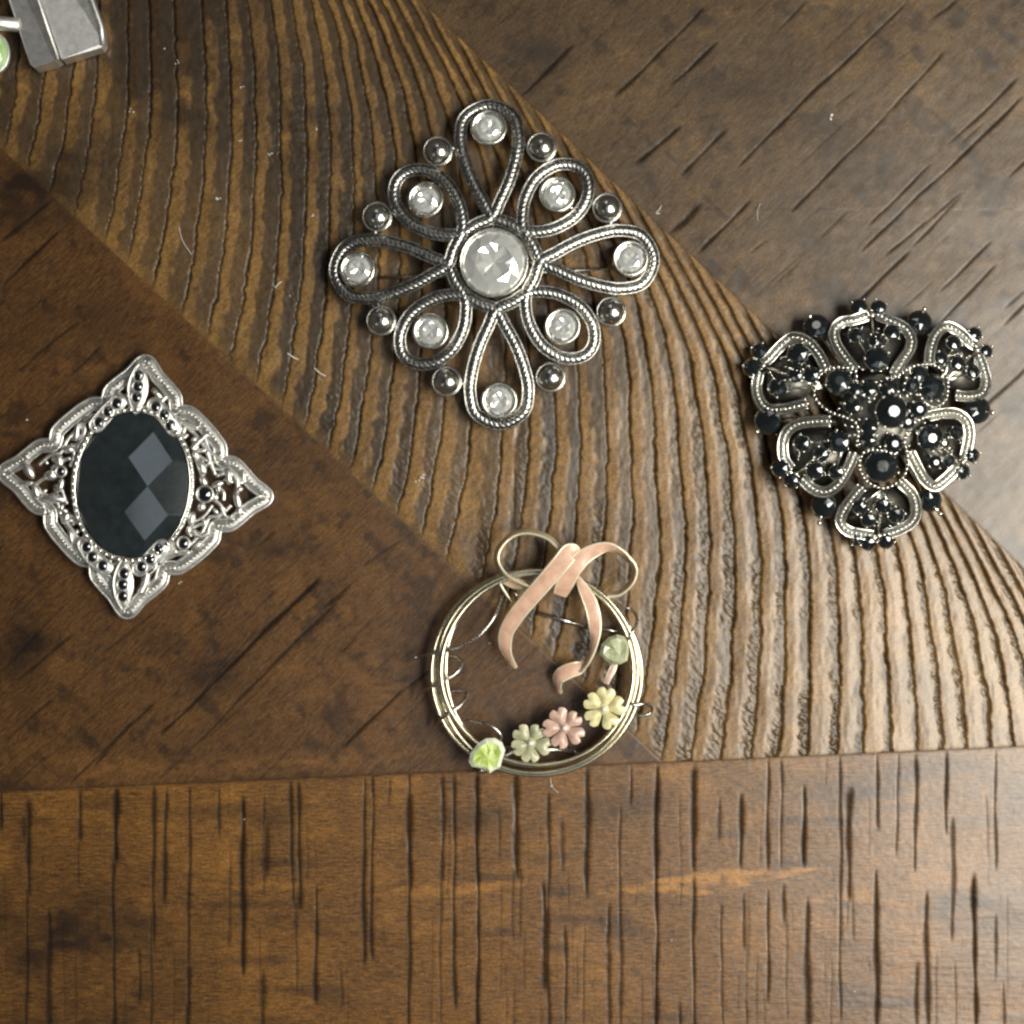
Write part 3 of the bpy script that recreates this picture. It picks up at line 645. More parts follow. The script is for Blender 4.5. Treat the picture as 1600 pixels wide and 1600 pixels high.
tb([(1150, 500), (1180, 590), (1250, 650)], 9); tb([(1330, 790), (1380, 770)], 10); tb([(1330, 930), (1380, 950)], 10)
tb([(1090, 1050), (1130, 1080), (1180, 1060)], 14); tb([(970, 1140), (1010, 1180), (1070, 1170)], 12); tb([(1085, 1160), (1140, 1110)], 11)
ell(290, 738, 38, 28, -10); ell(347, 792, 18, 38, 15); ell(165, 708, 26, 52, -32, 3); ell(158, 782, 44, 14, 0, 1); ell(205, 822, 18, 44, -18, 2); ell(305, 868, 72, 24, 6, -1)
ell(390, 590, 34, 20, 10); ell(338, 655, 24, 40, -10); ell(437, 492, 15, 50, 6, 1); ell(375, 975, 24, 36, 30); ell(403, 1080, 15, 44, -12, 1); ell(300, 720, 14, 14, 0, 4)
tb([(205, 785), (250, 755), (290, 735)], 9); tb([(205, 790), (195, 850), (225, 890), (250, 920)], 13); tb([(150, 640), (140, 690)], 12); tb([(330, 630), (345, 680), (350, 715)], 11)
tb([(290, 700), (345, 660), (400, 640)], 9); tb([(345, 800), (365, 860), (380, 900)], 10); tb([(455, 440), (480, 470), (470, 520), (430, 600)], 12); tb([(345, 960), (380, 1010), (420, 1060), (450, 1100)], 11)
tb([(400, 560), (420, 610), (400, 690)], 9); tb([(330, 930), (385, 940)], 10); tb([(470, 420), (540, 400)], 12); tb([(400, 1080), (440, 1130), (480, 1150)], 11)
tb([(940, 290), (900, 330), (860, 340)], 14); tb([(860, 250), (910, 300)], 13); tb([(660, 260), (690, 300), (730, 340)], 13); tb([(1010, 430), (1060, 450), (1120, 470)], 14); tb([(640, 300), (600, 340)], 16)
tb([(560, 1270), (590, 1290), (640, 1280)], 14); tb([(600, 1300), (640, 1330), (660, 1380)], 12); tb([(830, 1290), (820, 1340), (790, 1400)], 20); tb([(900, 1230), (940, 1190), (1000, 1160)], 18)
tb([(730, 350), (770, 370), (830, 350)], 14); tb([(640, 1240), (700, 1230), (790, 1245)], 14); tb([(480, 1180), (440, 1160), (430, 1120)], 12)
b.build("filigree", M_SILVER, t2)
def capsule(pts, R):
    P = [np.array(q2(*p)) for p in pts]; o = []
    Q = np.array(resample(spline([(*p, 0) for p in P], 6), 3.0))[:, :2]; T = np.gradient(Q, axis=0); T /= np.linalg.norm(T, axis=1)[:, None]
    N = np.stack([-T[:, 1], T[:, 0]], 1)
    o += list(Q+N*R)
    a0 = math.atan2(N[-1][1], N[-1][0])
    for k in range(1, 8): a = a0-math.pi*k/8; o.append(Q[-1]+R*np.array([math.cos(a), math.sin(a)]))
    o += list((Q-N*R)[::-1]); a0 = math.atan2(-N[0][1], -N[0][0])
    for k in range(1, 8): a = a0-math.pi*k/8; o.append(Q[0]+R*np.array([math.cos(a), math.sin(a)]))
    return o
GR = 7.6
def strip(name, gems, ends, R, zt=36, marq=False):
    if marq:
        A = np.array(q2(*ends[0])); B = np.array(q2(*ends[1])); t = (B-A); n = np.array([-t[1], t[0]]); n = n/np.linalg.norm(n)
        o = [A+t*k/16+n*R*math.sin(math.pi*k/16)**.8 for k in range(17)]+[A+t*k/16-n*R*math.sin(math.pi*k/16)**.8 for k in range(15, 0, -1)]
    else: o = capsule(ends, R)
    m_ = MB(); m_.plate(o, zt-9, zt, 1.2)
    e = [(x, y, zt) for x, y in resample([(*p, ) for p in o], 4, True)]; m_.tube(e, 1.8, 6, True)
    for gx_, gy_ in gems:
        X, Y = q2(gx_, gy_); m_.lathe([(GR+2.2, -1), (GR+2.4, 1.2), (GR+1, 2.4), (GR, 1.6), (GR, 0)], (X, Y, zt), 20)
    po = m_.build(name, M_SILVER, t2)
    for gx_, gy_ in gems:
        X, Y = q2(gx_, gy_); put(BGEM, "black_gem", po, (X, Y, zt+.8), scale=GR/10, rot=random.uniform(0, .7))
strip("leaf_setting", [(793, 180), (788, 240), (780, 300)], [(800, 105), (772, 395)], 15, marq=True)
strip("leaf_setting", [(710, 1290), (702, 1352), (703, 1417)], [(706, 1200), (702, 1495)], 15, marq=True)
strip("curl_setting", [(888, 352), (935, 400), (968, 458)], [(880, 345), (935, 400), (990, 475)], 11)
strip("curl_setting", [(668, 335), (620, 380), (570, 440)], [(680, 325), (620, 380), (555, 455)], 11)
strip("curl_setting", [(500, 1140), (532, 1197), (590, 1245)], [(490, 1125), (532, 1197), (605, 1255)], 11)
strip("curl_setting", [(905, 1150), (857, 1207), (808, 1252)], [(918, 1140), (857, 1207), (795, 1262)], 11)
for gx_, gy_, R in ((1160, 843, 11), (350, 716, 6.5), (1040, 1120, 8)):
    X, Y = q2(gx_, gy_); m_ = MB(); m_.lathe([(R*.9, -8), (R+3, -5), (R+3.4, 1.5), (R+1.6, 3.2), (R, 2), (R, 0)], (X, Y, 30), 28)
    po = m_.build("round_setting", M_SILVER, t2); put(BGEM, "black_gem", po, (X, Y, 31), scale=R/10)
# oval stone
OC = q2(757, 792); EA, EB = 87.0, 113.0
def clip(poly, nx_, ny_, d):          # keep n.x <= d
    o = []
    for i in range(len(poly)):
        a, b_ = poly[i], poly[(i+1) % len(poly)]; fa = nx_*a[0]+ny_*a[1]-d; fb = nx_*b_[0]+ny_*b_[1]-d
        if fa <= 0: o.append(a)
        if (fa < 0) != (fb < 0):
            t = fa/(fa-fb); o.append((a[0]+(b_[0]-a[0])*t, a[1]+(b_[1]-a[1])*t))
    return o
cen = [(27+33*i, 42*j) for i in range(-5, 4) for j in range(-4, 5) if (i+j) % 2 == 1]
cen = [p for p in cen if (p[0]/EA)**2+(p[1]/EB)**2 < 1.25]
HK = 20.0; SA, SB = 86.0, 109.5
def qf(x, y): return (x/SA)**2+(y/SB)**2
m_ = MB(); m_.smooth = False
ellp = [(EA*.985*math.cos(2*math.pi*k/72), EB*.985*math.sin(2*math.pi*k/72)) for k in range(72)]
zfun = lambda i, x, y: 54-HK*(qf(*cen[i])+2*cen[i][0]/SA**2*(x-cen[i][0])+2*cen[i][1]/SB**2*(y-cen[i][1]))
for i, ci in enumerate(cen):
    poly = ellp
    for j, cj in enumerate(cen):
        if j == i: continue
        # plane_i >= plane_j  <=>  (gj-gi).x <= kj-ki
        gi = (2*ci[0]/SA**2, 2*ci[1]/SB**2); gj = (2*cj[0]/SA**2, 2*cj[1]/SB**2)
        poly = clip(poly, gj[0]-gi[0], gj[1]-gi[1], qf(*cj)-qf(*ci))
        if len(poly) < 3: break
    if len(poly) >= 3: m_.add([(*r2(x, y), zfun(i, x, y)) for x, y in poly], [list(range(len(poly)))])
zb = [min(zfun(i, x, y) for i in range(len(cen))) for x, y in ellp]
ev = [(*r2(x, y), z_) for (x, y), z_ in zip(ellp, zb)]+[(*r2(x*1.01, y*1.01), 20) for x, y in ellp]
m_.add(ev, [[k, (k+1) % 72, 72+(k+1) % 72, 72+k] for k in range(72)])
gem = m_.build("oval_stone", M_OVAL, t2, (OC[0], OC[1], 0))
m_ = MB(); EL = [(*r2(92*math.cos(a), 117*math.sin(a)), 30.) for a in np.linspace(0, 2*math.pi, 121)[:-1]]
m_.tube(EL, 3.4, 8, True, 1.6)
for p_ in resample(EL, 10.5, True): m_.ball((p_[0], p_[1], 36), 3.6, 8, 5, ang=math.atan2(p_[1]/117**2, p_[0]/92**2)+math.pi/2, rx=5.0, ry=3.4)
m_.tube([(x*.965, y*.97, 37) for x, y, z in EL], 1.4, 6, True)
m_.build("bezel", M_PALE, t2, (OC[0], OC[1], 0))
m_ = MB(); m_.tube([(-120, 20, 7), (130, 20, 7)], 5, 10); m_.tube([(-120, 20, 8), (-120, 0, 24)], 6, 8); m_.tube([(130, 20, 8), (130, 0, 24)], 6, 8)
m_.plate([(math.cos(a)*84, math.sin(a)*106) for a in np.linspace(0, 2*math.pi, 41)[:-1]], 14, 20)
m_.build("back_plate", M_DWIRE, t2, (OC[0], OC[1], 0))

# ================================================================== 4: black flower brooch
B4 = (1371, 647)
t4 = thing("brooch", "round six-petal flower brooch of milgrained silver crowded with small black gems", "brooch", *B4, 62)
def q4(x, y): return (1150+x/3.81-B4[0], 450+y/3.81-B4[1])
def z4(x, y):
    r = math.hypot(x, y); return 84-52*(r/190)**1.7
PET = [[(705, 500), (640, 410), (600, 330), (598, 260), (640, 212), (720, 195), (795, 168)], [(850, 168), (930, 205), (1000, 240), (1040, 300), (1030, 370), (975, 450), (925, 530)],
       [(1140, 460), (1155, 370), (1195, 280), (1265, 232), (1340, 262), (1395, 315), (1440, 345)], [(1455, 400), (1480, 470), (1498, 560), (1465, 625), (1390, 645), (1300, 640)],
       [(1130, 765), (1210, 748), (1300, 748), (1365, 790), (1385, 860), (1375, 940), (1360, 1000)], [(1320, 1060), (1250, 1125), (1185, 1170), (1125, 1140), (1075, 1070), (1020, 975)],
       [(750, 1175), (700, 1240), (655, 1310), (640, 1380), (685, 1432), (760, 1450), (840, 1462)], [(900, 1455), (980, 1430), (1060, 1380), (1080, 1310), (1050, 1220), (975, 1150)],
       [(560, 795), (460, 795), (370, 812), (315, 860), (295, 930), (305, 1010), (345, 1070)], [(410, 1130), (470, 1185), (540, 1205), (610, 1165), (660, 1080), (700, 980)],
       [(540, 490), (500, 400), (440, 325), (360, 295), (290, 345), (230, 410), (200, 440)], [(165, 500), (150, 580), (165, 660), (210, 715), (300, 720), (430, 690)]]
def petal(kA, kB):
    m_ = MB()
    for pl in (PET[kA], PET[kB]):
        P = [(*q4(*p), 0) for p in pl]; P = resample(spline(P, 8), 2.5); P = np.array([(x, y, z4(x, y)) for x, y, _ in P])
        m_.cur = 2; m_.sweep(P, lambda k_, s: [(-7.2, -4), (7.2, -4), (7.2, .2), (-7.2, .2)]); m_.cur = 0
        for sg in (-1, 1):
            e = offset2(P, sg*7.4); e[:, 2] += 1.8; m_.tube(e, 1.6, 8)
        for x, y, z in resample(P, 7.0): m_.ball((x, y, z+2.6), 2.8, 8, 5)
    return m_
BIG = []
def gem4(par, x, y, R, tilt=True, dz=4, nm="black_gem"):
    X, Y = q4(x, y); z = z4(X, Y)+dz; az = math.atan2(-Y, X); tl = min(.42, math.hypot(X, Y)/190*.42) if tilt else 0
    tl += random.uniform(-.05, .05)
    eu = (Matrix.Rotation(tl, 3, Vector((-math.sin(az), math.cos(az), 0))) @ Matrix.Rotation(random.uniform(0, .8), 3, "Z")).to_euler()
    put(BGEM, nm, par, (X, Y, z), scale=R/10, euler=eu)
def claws(m_, x, y, R, n=4, dz=5, r=2.1):
    X, Y = q4(x, y); a0 = random.uniform(0, 1.5); z = z4(X, Y)
    m_.lathe([(R*.7, -6), (R*.98, -2), (R*1.02, 1), (R*.9, 2)], (X, Y, z), 16)
    for k in range(n):
        a = a0+2*math.pi*k/n; m_.ball((X+math.cos(a)*(R+.6), Y+math.sin(a)*(R+.6), z+dz+1), r, 8, 5)
        m_.tube([(X+math.cos(a)*(R+.8), Y+math.sin(a)*(R+.8), z-5), (X+math.cos(a)*(R+.8), Y+math.sin(a)*(R+.8), z+dz)], 1.3, 5)
GEMS = [([(715, 290, 12), (930, 272, 13), (832, 322, 12), (830, 435, 19)], [(745, 118, 13), (860, 122, 12)], (820, 170), (830, 480)),
        ([(1300, 330, 12), (1322, 455, 12), (1415, 500, 11), (1215, 425, 11)], [(1440, 272, 11), (1508, 372, 10)], (1450, 370), (1235, 560)),
        ([(1140, 890, 20), (1222, 920, 10), (1305, 860, 11), (1175, 1030, 11), (1262, 1022, 10)], [(1410, 990, 11), (1350, 1085, 12)], (1350, 1030), (1060, 850)),
        ([(745, 1290, 12), (878, 1285, 12), (800, 1365, 12), (962, 1340, 13)], [(810, 1505, 12), (915, 1495, 12), (738, 1490, 9)], (870, 1460), (870, 1190)),
        ([(608, 912, 17), (402, 920, 13), (510, 985, 12), (478, 1078, 14), (600, 1090, 12)], [(285, 1065, 14), (350, 1140, 12)], (375, 1100), (650, 900)),
        ([(385, 395, 17), (368, 520, 12), (268, 592, 15), (455, 520, 13)], [(168, 372, 13), (125, 470, 14)], (190, 460), (520, 600))]
for k_, (inn, outr, tip, root) in enumerate(GEMS):
    m_ = petal(2*k_, 2*k_+1)
    T = q4(*tip); Rr = q4(*root)
    ol = [q4(*p) for p in PET[2*k_]]+[q4(*p) for p in PET[2*k_+1]]; cc = np.mean(ol, 0); m_.cur = 1        # blackened back of the petal
    ol = [cc+(np.array(p)-cc)*.93 for p in ol]; nn_ = len(ol)
    m_.add([(x, y, z4(x, y)-8) for x, y in ol]+[(x, y, z4(x, y)-11) for x, y in ol]+[(cc[0], cc[1], z4(*cc)-9), (cc[0], cc[1], z4(*cc)-12)],
           [[k, (k+1) % nn_, 2*nn_] for k in range(nn_)]+[[nn_+(k+1) % nn_, nn_+k, 2*nn_+1] for k in range(nn_)]+[[k, (k+1) % nn_, nn_+(k+1) % nn_, nn_+k] for k in range(nn_)])
    m_.cur = 0
    m_.tube([(T[0], T[1], z4(*T)-3), ((T[0]+Rr[0])/2, (T[1]+Rr[1])/2, z4((T[0]+Rr[0])/2, (T[1]+Rr[1])/2)-6), (Rr[0], Rr[1], z4(*Rr)-6)], 2.6, 6)
    M = np.array(q4(*tip))*.62
    for x, y, R in inn:
        X, Y = q4(x, y); m_.tube([(X, Y, z4(X, Y)-5), ((X+Rr[0])/2, (Y+Rr[1])/2, z4((X+Rr[0])/2, (Y+Rr[1])/2)-8), (Rr[0], Rr[1], z4(*Rr)-6)], 1.8, 6)
        e = resample([(X, Y, z4(X, Y)+1), (X+(T[0]-X)*.55+random.uniform(-6, 6), Y+(T[1]-Y)*.55+random.uniform(-6, 6), z4(X, Y)-1)], 5.5)
        for p_ in e[1:]: m_.ball(tuple(p_), 1.9, 6, 4)
    for x, y, R in outr:
        X, Y = q4(x, y); m_.tube([(X, Y, z4(X, Y)-4), (T[0], T[1], z4(*T)-3)], 2.4, 6)
    for x, y, R in inn+outr: claws(m_, x, y, R, 5 if R > 14 else 4)
    m_.ball((T[0], T[1], z4(*T)+2), 4.2, 8, 6)
    po = m_.build("petal", [M_PALE, M_DARKM, M_DULL], t4)
    for x, y, R in inn+outr: gem4(po, x, y, R)
# stones between the petals
for gx_, gy_, R, bx_, by_ in ((500, 235, 20, 460, 172), (1105, 210, 19, 1132, 130), (1440, 722, 21, 1530, 738), (1165, 1252, 18, 1225, 1332), (545, 1285, 20, 517, 1386), (215, 785, 21, 150, 850)):
    m_ = MB(); X, Y = q4(gx_, gy_); BX, BY = q4(bx_, by_); zz = z4(X, Y)-6
    m_.lathe([(R*.7, -6), (R*1.0, -2), (R*1.03, 0)], (X, Y, zz), 20)
    m_.ball((BX, BY, zz+2), 4.0, 10, 6); m_.tube([(X, Y, zz-4), (BX, BY, zz)], 2.4, 6); m_.tube([(X, Y, zz-4), (X*.45, Y*.45, 52)], 4, 6)
    for s_ in (-1, 1):
        nx_, ny_ = -(Y/math.hypot(X, Y)), X/math.hypot(X, Y); m_.ball((X+s_*nx_*(R+1)-X/14, Y+s_*ny_*(R+1)-Y/14, zz+5), 2.4, 8, 5)
    po = m_.build("outer_setting", M_PALE, t4); gem4(po, gx_, gy_, R, dz=-3, nm="black_gem")
# beaded loops with the three larger stones
LOOP = [([(705, 560), (700, 500), (640, 480), (560, 488), (495, 535), (468, 625), (495, 690), (560, 742), (645, 775), (700, 805), (716, 865), (708, 935)], [(612, 563, 21)]),
        ([(880, 545), (940, 535), (985, 505), (1050, 472), (1130, 462), (1200, 480), (1240, 530), (1250, 605), (1225, 680), (1165, 712), (1110, 692), (1072, 640)], [(1155, 600, 21), (1072, 520, 15)]),
        ([(930, 985), (860, 968), (790, 962), (742, 985), (728, 1050), (755, 1120), (810, 1165), (875, 1182), (940, 1160), (990, 1110), (1008, 1040), (1000, 970), (985, 910), (1005, 850), (1045, 800), (1115, 772)], [(855, 1050, 27)])]
for pl, gl in LOOP:
    m_ = MB(); P = resample(spline([(*q4(*p), 0) for p in pl], 8), 2.5); P = np.array([(x, y, z4(x, y)+2) for x, y, _ in P]); m_.cur = 1; m_.tube(P, 2.4, 6); m_.cur = 0
    for x, y, z in resample(P, 7.0): m_.ball((x, y, z+2.4), 2.8, 8, 6)
    for x, y, R in gl: claws(m_, x, y, R, 3, 3, 2.2)
    po = m_.build("beaded_loop", [M_PALE, M_DARKM], t4)
    for x, y, R in gl: gem4(po, x, y, R, dz=2)
# centre cluster
m_ = MB(); CG = [(778, 605, 13), (890, 605, 14), (1030, 590, 12), (1068, 728, 14), (1000, 800, 12), (925, 925, 14), (770, 905, 14), (778, 830, 13), (682, 708, 13), (700, 610, 10)]
for x, y, R in CG: claws(m_, x, y, R, 4, 5, 2.3)
claws(m_, 905, 742, 25, 6, 8, 2.6)
m_.cur = 1; m_.lathe([(20, -62), (30, -50), (58, -34), (70, -28), (60, -20), (10, -13), (.5, -13)], (*q4(870, 750), 84), 36)
for a in range(6):
    X, Y = math.cos(a*1.047+.5), math.sin(a*1.047+.5); m_.tube([(X*20, Y*20, 60), (X*70, Y*70, 56), (X*120, Y*120, 38)], 4, 6)
m_.cur = 0
for k_ in range(80):
    a, r_ = random.uniform(0, 6.28), random.uniform(28, 78); X, Y = q4(870, 750); X += r_*math.cos(a); Y += r_*math.sin(a); m_.ball((X, Y, z4(X, Y)+2), random.uniform(1.8, 2.8), 8, 5)
po = m_.build("center_cluster", [M_PALE, M_DARKM], t4)
for x, y, R in CG: gem4(po, x, y, R, dz=4)
gem4(po, 905, 742, 25, dz=10)
m_ = MB(); m_.tube([(-95, 10, 8), (95, 10, 8)], 6, 10)
for s_ in (-1, 1): m_.tube([(s_*90, 10, 8), (s_*84, 8, 50)], 6, 8)
m_.tube([(0, -30, 30), (0, 40, 6)], 7, 8)
m_.build("pin_bar", M_DWIRE, t4)

# ================================================================== 3: wreath brooch
B3 = (838, 1050)
t3 = thing("brooch", "wire wreath brooch with pink enamel bow, three pastel flowers and green leaves", "brooch", *B3, 30)
def q3(x, y): return (630+x/4-B3[0], 820+y/4-B3[1])
RI = [(-1, 1.0, 162, 159, 34), (1, -1, 154, 157, 40), (3, -4, 144, 151, 34), (3, 3.0, 158, 155, 28), (2, -5, 148, 146, 44)]
for i, (ox, oy, ra, rb, zz) in enumerate(RI):
    m_ = MB(); ph = random.uniform(0, 6)
    P = [(ox+(ra+1.2*math.sin(3*a+ph))*math.cos(a), oy+(rb+1.2*math.sin(2*a+ph))*math.sin(a), zz+3*math.sin(a+ph)) for a in np.linspace(0, 2*math.pi, 181)[:-1]]
    m_.tube(P, 3.5, 10, True); m_.build("wire_ring", M_WIRE, t3)
def wire(pts, r=2.5):
    m_ = MB(); P = spline([(*q3(x, y), max(z, 22)) for x, y, z in pts], 10); n = len(P); m_.tube(P, [r*(.55+.45*min(1, min(k, n-1-k)/4)) for k in range(n)], 8)
    m_.build("binding_wire", M_DWIRE, t3)
wire([(625, 430, 20), (610, 480, 30), (570, 580, 42), (480, 690, 46), (370, 755, 44), (280, 785, 44), (180, 805, 40), (110, 825, 22), (65, 835, 8)])
wire([(290, 825, 12), (340, 830, 24), (372, 865, 34), (340, 920, 42), (260, 970, 46), (190, 1005, 44), (130, 1040, 30), (90, 1085, 16)])
wire([(290, 1040, 8), (390, 1045, 24), (400, 1070, 32), (370, 1115, 40), (310, 1160, 46), (250, 1200, 44), (215, 1250, 26), (195, 1275, 12)])
wire([(395, 1220, 12), (460, 1225, 30), (530, 1240, 40), (590, 1275, 40), (615, 1320, 36), (600, 1370, 20)])
wire([(1380, 520, 8), (1430, 540, 22), (1455, 590, 34), (1440, 640, 42), (1410, 690, 46), (1380, 740, 42), (1350, 780, 36)])
wire([(1410, 1110, 46), (1440, 1118, 46), (1490, 1112, 42), (1540, 1130, 30), (1548, 1165, 20), (1510, 1190, 12), (1450, 1195, 8)])
def ribbon(name, pts, label=None, m=M_PINK, th=3.2, back=M_BRUSH):
    """pts: x, y, z, width, tilt in degrees (0 lies flat, 90 stands on edge)"""
    P = np.array(spline([(*q3(x, y), z, w_, tl) for x, y, z, w_, tl in pts], 10)); T = np.gradient(P[:, :3], axis=0); T /= np.linalg.norm(T, axis=1)[:, None]
    m_ = MB(); top = []; bot = []
    for k in range(len(P)):
        f = np.cross(T[k], (0, 0, 1)); f /= np.linalg.norm(f)+1e-9; u = np.cross(f, T[k]); a = math.radians(P[k, 4])
        wd = f*math.cos(a)+u*math.sin(a); nn = np.cross(wd, T[k]); nn /= np.linalg.norm(nn)+1e-9
        if nn[2] < 0 and P[k, 4] <= 85: nn = -nn
        h = P[k, 3]/2*.92; c_ = P[k, :3]
        top.append([c_+wd*h*s_+nn*(th*.5+1.0*(1-s_*s_)) for s_ in np.linspace(-1, 1, 7)]); bot.append([c_+wd*h*s_-nn*th*.5 for s_ in np.linspace(-1, 1, 7)])
    m_.cur = 0; m_.grid(top, False, False); m_.cur = 1; m_.grid(bot, False, False); m_.cur = 2
    for s_ in (0, 6):
        e = [(top[k][s_]+bot[k][s_])/2 for k in range(len(top))]; m_.tube(e, th*.62, 6)
    for kk in (0, len(top)-1): m_.add([*top[kk], *bot[kk][::-1]], [list(range(14))])
    return put(m_.mesh(name, [m, back, M_EDGE], recalc=False), name, t3, label=label)
ribbon("ribbon_loop", [(985, 165, 50, 22, 77), (900, 85, 46, 22, 77), (780, 52, 42, 22, 77), (680, 75, 40, 22, 77), (605, 150, 40, 22, 77), (588, 230, 40, 22, 76), (630, 310, 42, 22, 74), (700, 358, 46, 20, 76), (790, 395, 50, 18, 78)], m=M_EDGE, th=3.8)
ribbon("ribbon_tail", [(790, 385, 44, 14, 60), (700, 370, 38, 16, 20), (630, 340, 34, 14, 10), (590, 350, 30, 12, 40), (620, 400, 30, 8, 80), (680, 490, 28, 6, 80)])
ribbon("ribbon_loop", [(975, 440, 46, 20, 8), (1005, 370, 54, 26, 5), (1050, 280, 60, 27, 5), (1120, 205, 62, 24, 10), (1200, 160, 62, 21, 25), (1280, 145, 60, 18, 50), (1360, 185, 56, 20, 68), (1408, 235, 52, 21, 76)])
ribbon("ribbon_loop", [(1385, 205, 54, 20, 72), (1425, 255, 50, 22, 76), (1436, 305, 46, 22, 77), (1412, 370, 42, 22, 77), (1345, 432, 38, 20, 78), (1270, 440, 36, 18, 74)], m=M_EDGE, th=3.8)
ribbon("ribbon_tail", [(1075, 215, 56, 20, 0), (1040, 175, 68, 27, 0), (985, 235, 70, 27, 0), (900, 335, 66, 26, 0), (800, 450, 60, 25, 5), (710, 560, 54, 24, 8), (650, 660, 48, 22, 12), (638, 740, 42, 20, 20), (650, 800, 36, 16, 40), (675, 850, 30, 11, 50), (705, 895, 24, 3, 30)])
ribbon("ribbon_tail", [(1085, 330, 48, 4, 10), (1120, 400, 50, 15, 0), (1158, 480, 52, 20, 0), (1182, 560, 52, 20, 0), (1192, 640, 50, 18, 10), (1192, 710, 46, 14, 35), (1175, 790, 42, 12, 55), (1145, 860, 38, 12, 68), (1110, 912, 34, 10, 80)])
ribbon("ribbon_tail", [(1125, 880, 30, 12, 20), (1090, 895, 32, 20, 5), (1040, 910, 32, 22, 5), (990, 935, 30, 22, 15), (965, 970, 26, 18, 40), (970, 1020, 20, 10, 55), (985, 1055, 14, 3, 30)])
ribbon("stem", [(1318, 868, 34, 6, 0), (1300, 905, 36, 9, 0), (1280, 945, 36, 8, 0), (1262, 990, 34, 6, 0)], m=M_PINK2)
# flowers
def petal_mesh(m, R=34):
    m_ = MB(); rows = []
    for i in range(9):
        t = i/8; row = []
        for j in range(13):
            s_ = (j-6)/6.0
            L = R*(.10+.90*t); half = R*(.12+.33*math.sin(min(1, t*1.05)*math.pi*.52)**1.6)*(1-.25*max(0, t-.8)/.2)
            notch = 6.5*max(0, 1-abs(s_)*2.4)*max(0, (t-.6)/.4)**1.2; rnd = -R*.10*s_*s_*t
            row.append((L-notch+rnd, half*s_, 5+5.2*(1-s_*s_)*math.sin(math.pi*min(1, t*.9+.1))+4*t-.8*math.exp(-(s_/.22)**2)*t))
        rows.append(row)
    top = rows; bot = [[(x, y, z-4.5) for x, y, z in r] for r in rows]
    m_.grid(top, False, False); m_.grid(bot, False, False)
    loopv = top[0]+[r[-1] for r in top[1:]]+top[-1][::-1][1:]+[r[0] for r in top[::-1][1:-1]]
    n = len(loopv); m_.add(loopv+[(x, y, z-4.5) for x, y, z in loopv], [[k, (k+1) % n, n+(k+1) % n, n+k] for k in range(n)])
    return m_.mesh("petal", m)
for fx0, fy0, m, R, a0, lab, zz in ((1245, 1140, M_YEL, 34, 80, "pale yellow enamel flower", 44), (1003, 1257, M_PINK2, 33, 112, "dusty pink enamel flower", 42), (795, 1352, M_SAGE, 32, 130, "grey-green enamel flower", 36)):
    pm = petal_mesh(m, R); X, Y = q3(fx0, fy0)
    hb = MB(); hb.lathe([(3, -10), (6, -2), (9, 4), (9.5, 7), (7, 9.5), (3, 10.5), (.3, 10.6)], (0, 0, 0), 20)
    fo = hb.build("flower", m, t3, (X, Y, zz), lab)
    for k_ in range(5):
        put(pm, "petal", fo, (0, 0, 0), rot=math.radians(a0+72*k_+random.uniform(-5, 5)), scale=(random.uniform(.93, 1.05), random.uniform(.92, 1.04), 1))
    pb = MB(); pb.ball((0, 0, 11.5), 4.2, 14, 9, sz=.8); put(pb.mesh("pearl", M_PEARL), "pearl", fo)
def leaf(outline, m, zz, hh, label, rim=None, seed=1):
    r_ = random.Random(seed); P = np.array([q3(*p) for p in outline]); c_ = P.mean(0); P = P-c_; n = len(P)
    m_ = MB(); m_.smooth = False; m_.cur = 1
    a = [(x, y, 0) for x, y in P]; b_ = [(x*1.0, y*1.0, hh*.35) for x, y in P]; d_ = [(x*.78, y*.78, hh*(.85+r_.uniform(-.15, .15))) for x, y in P]
    m_.add(a+b_+d_, [list(range(n))]+[[q*n+k, q*n+(k+1) % n, (q+1)*n+(k+1) % n, (q+1)*n+k] for q in (0, 1) for k in range(n)])
    m_.cur = 0; e = [(x*.42+r_.uniform(-1, 1), y*.42+r_.uniform(-1, 1), hh*(.8+r_.uniform(-.25, .3))) for x, y in P]
    vs = d_+e+[(0, 0, hh*.95)]; fs = []
    for k in range(n):
        k2 = (k+1) % n; fs += [[k, k2, n+k2], [k, n+k2, n+k], [n+k, n+k2, 2*n]]
    m_.add(vs, fs)
    m_.build("leaf", [m, rim or m], t3, (c_[0], c_[1], zz), label)
leaf([(415, 1465), (428, 1410), (470, 1355), (520, 1322), (575, 1318), (620, 1345), (640, 1395), (622, 1450), (608, 1500), (575, 1515), (545, 1535), (515, 1510), (470, 1500), (435, 1495)], M_LIME, 46, 13, "glittering lime green leaf", M_LIMER, 4)
leaf([(1218, 805), (1232, 745), (1275, 700), (1325, 682), (1372, 695), (1398, 740), (1398, 800), (1390, 845), (1345, 868), (1295, 862), (1250, 838)], M_OLIVE, 44, 13, "olive green leaf", None, 9)
m_ = MB(); m_.tube(spline([(*q3(480, 1530), 16), (*q3(500, 1535), 10), (*q3(520, 1520), 20)], 5), 6, 8)
m_.tube([(*q3(850, 560), 12), (*q3(1130, 640), 12)], 3.2, 8); m_.tube([(*q3(580, 330), 18), (*q3(800, 290), 24), (*q3(1000, 350), 26), (*q3(1250, 420), 22)], 4.5, 8)
m_.tube([(*q3(1130, 640), 12), (*q3(1390, 680), 18)], 2.6, 8); m_.tube([(*q3(690, 400), 20), (*q3(715, 480), 18)], 3.4, 8)
m_.tube([(*q3(1245, 1140), 24), (*q3(1003, 1257), 22), (*q3(795, 1352), 20), (*q3(650, 1440), 22), (*q3(540, 1450), 26)], 3.5, 8)
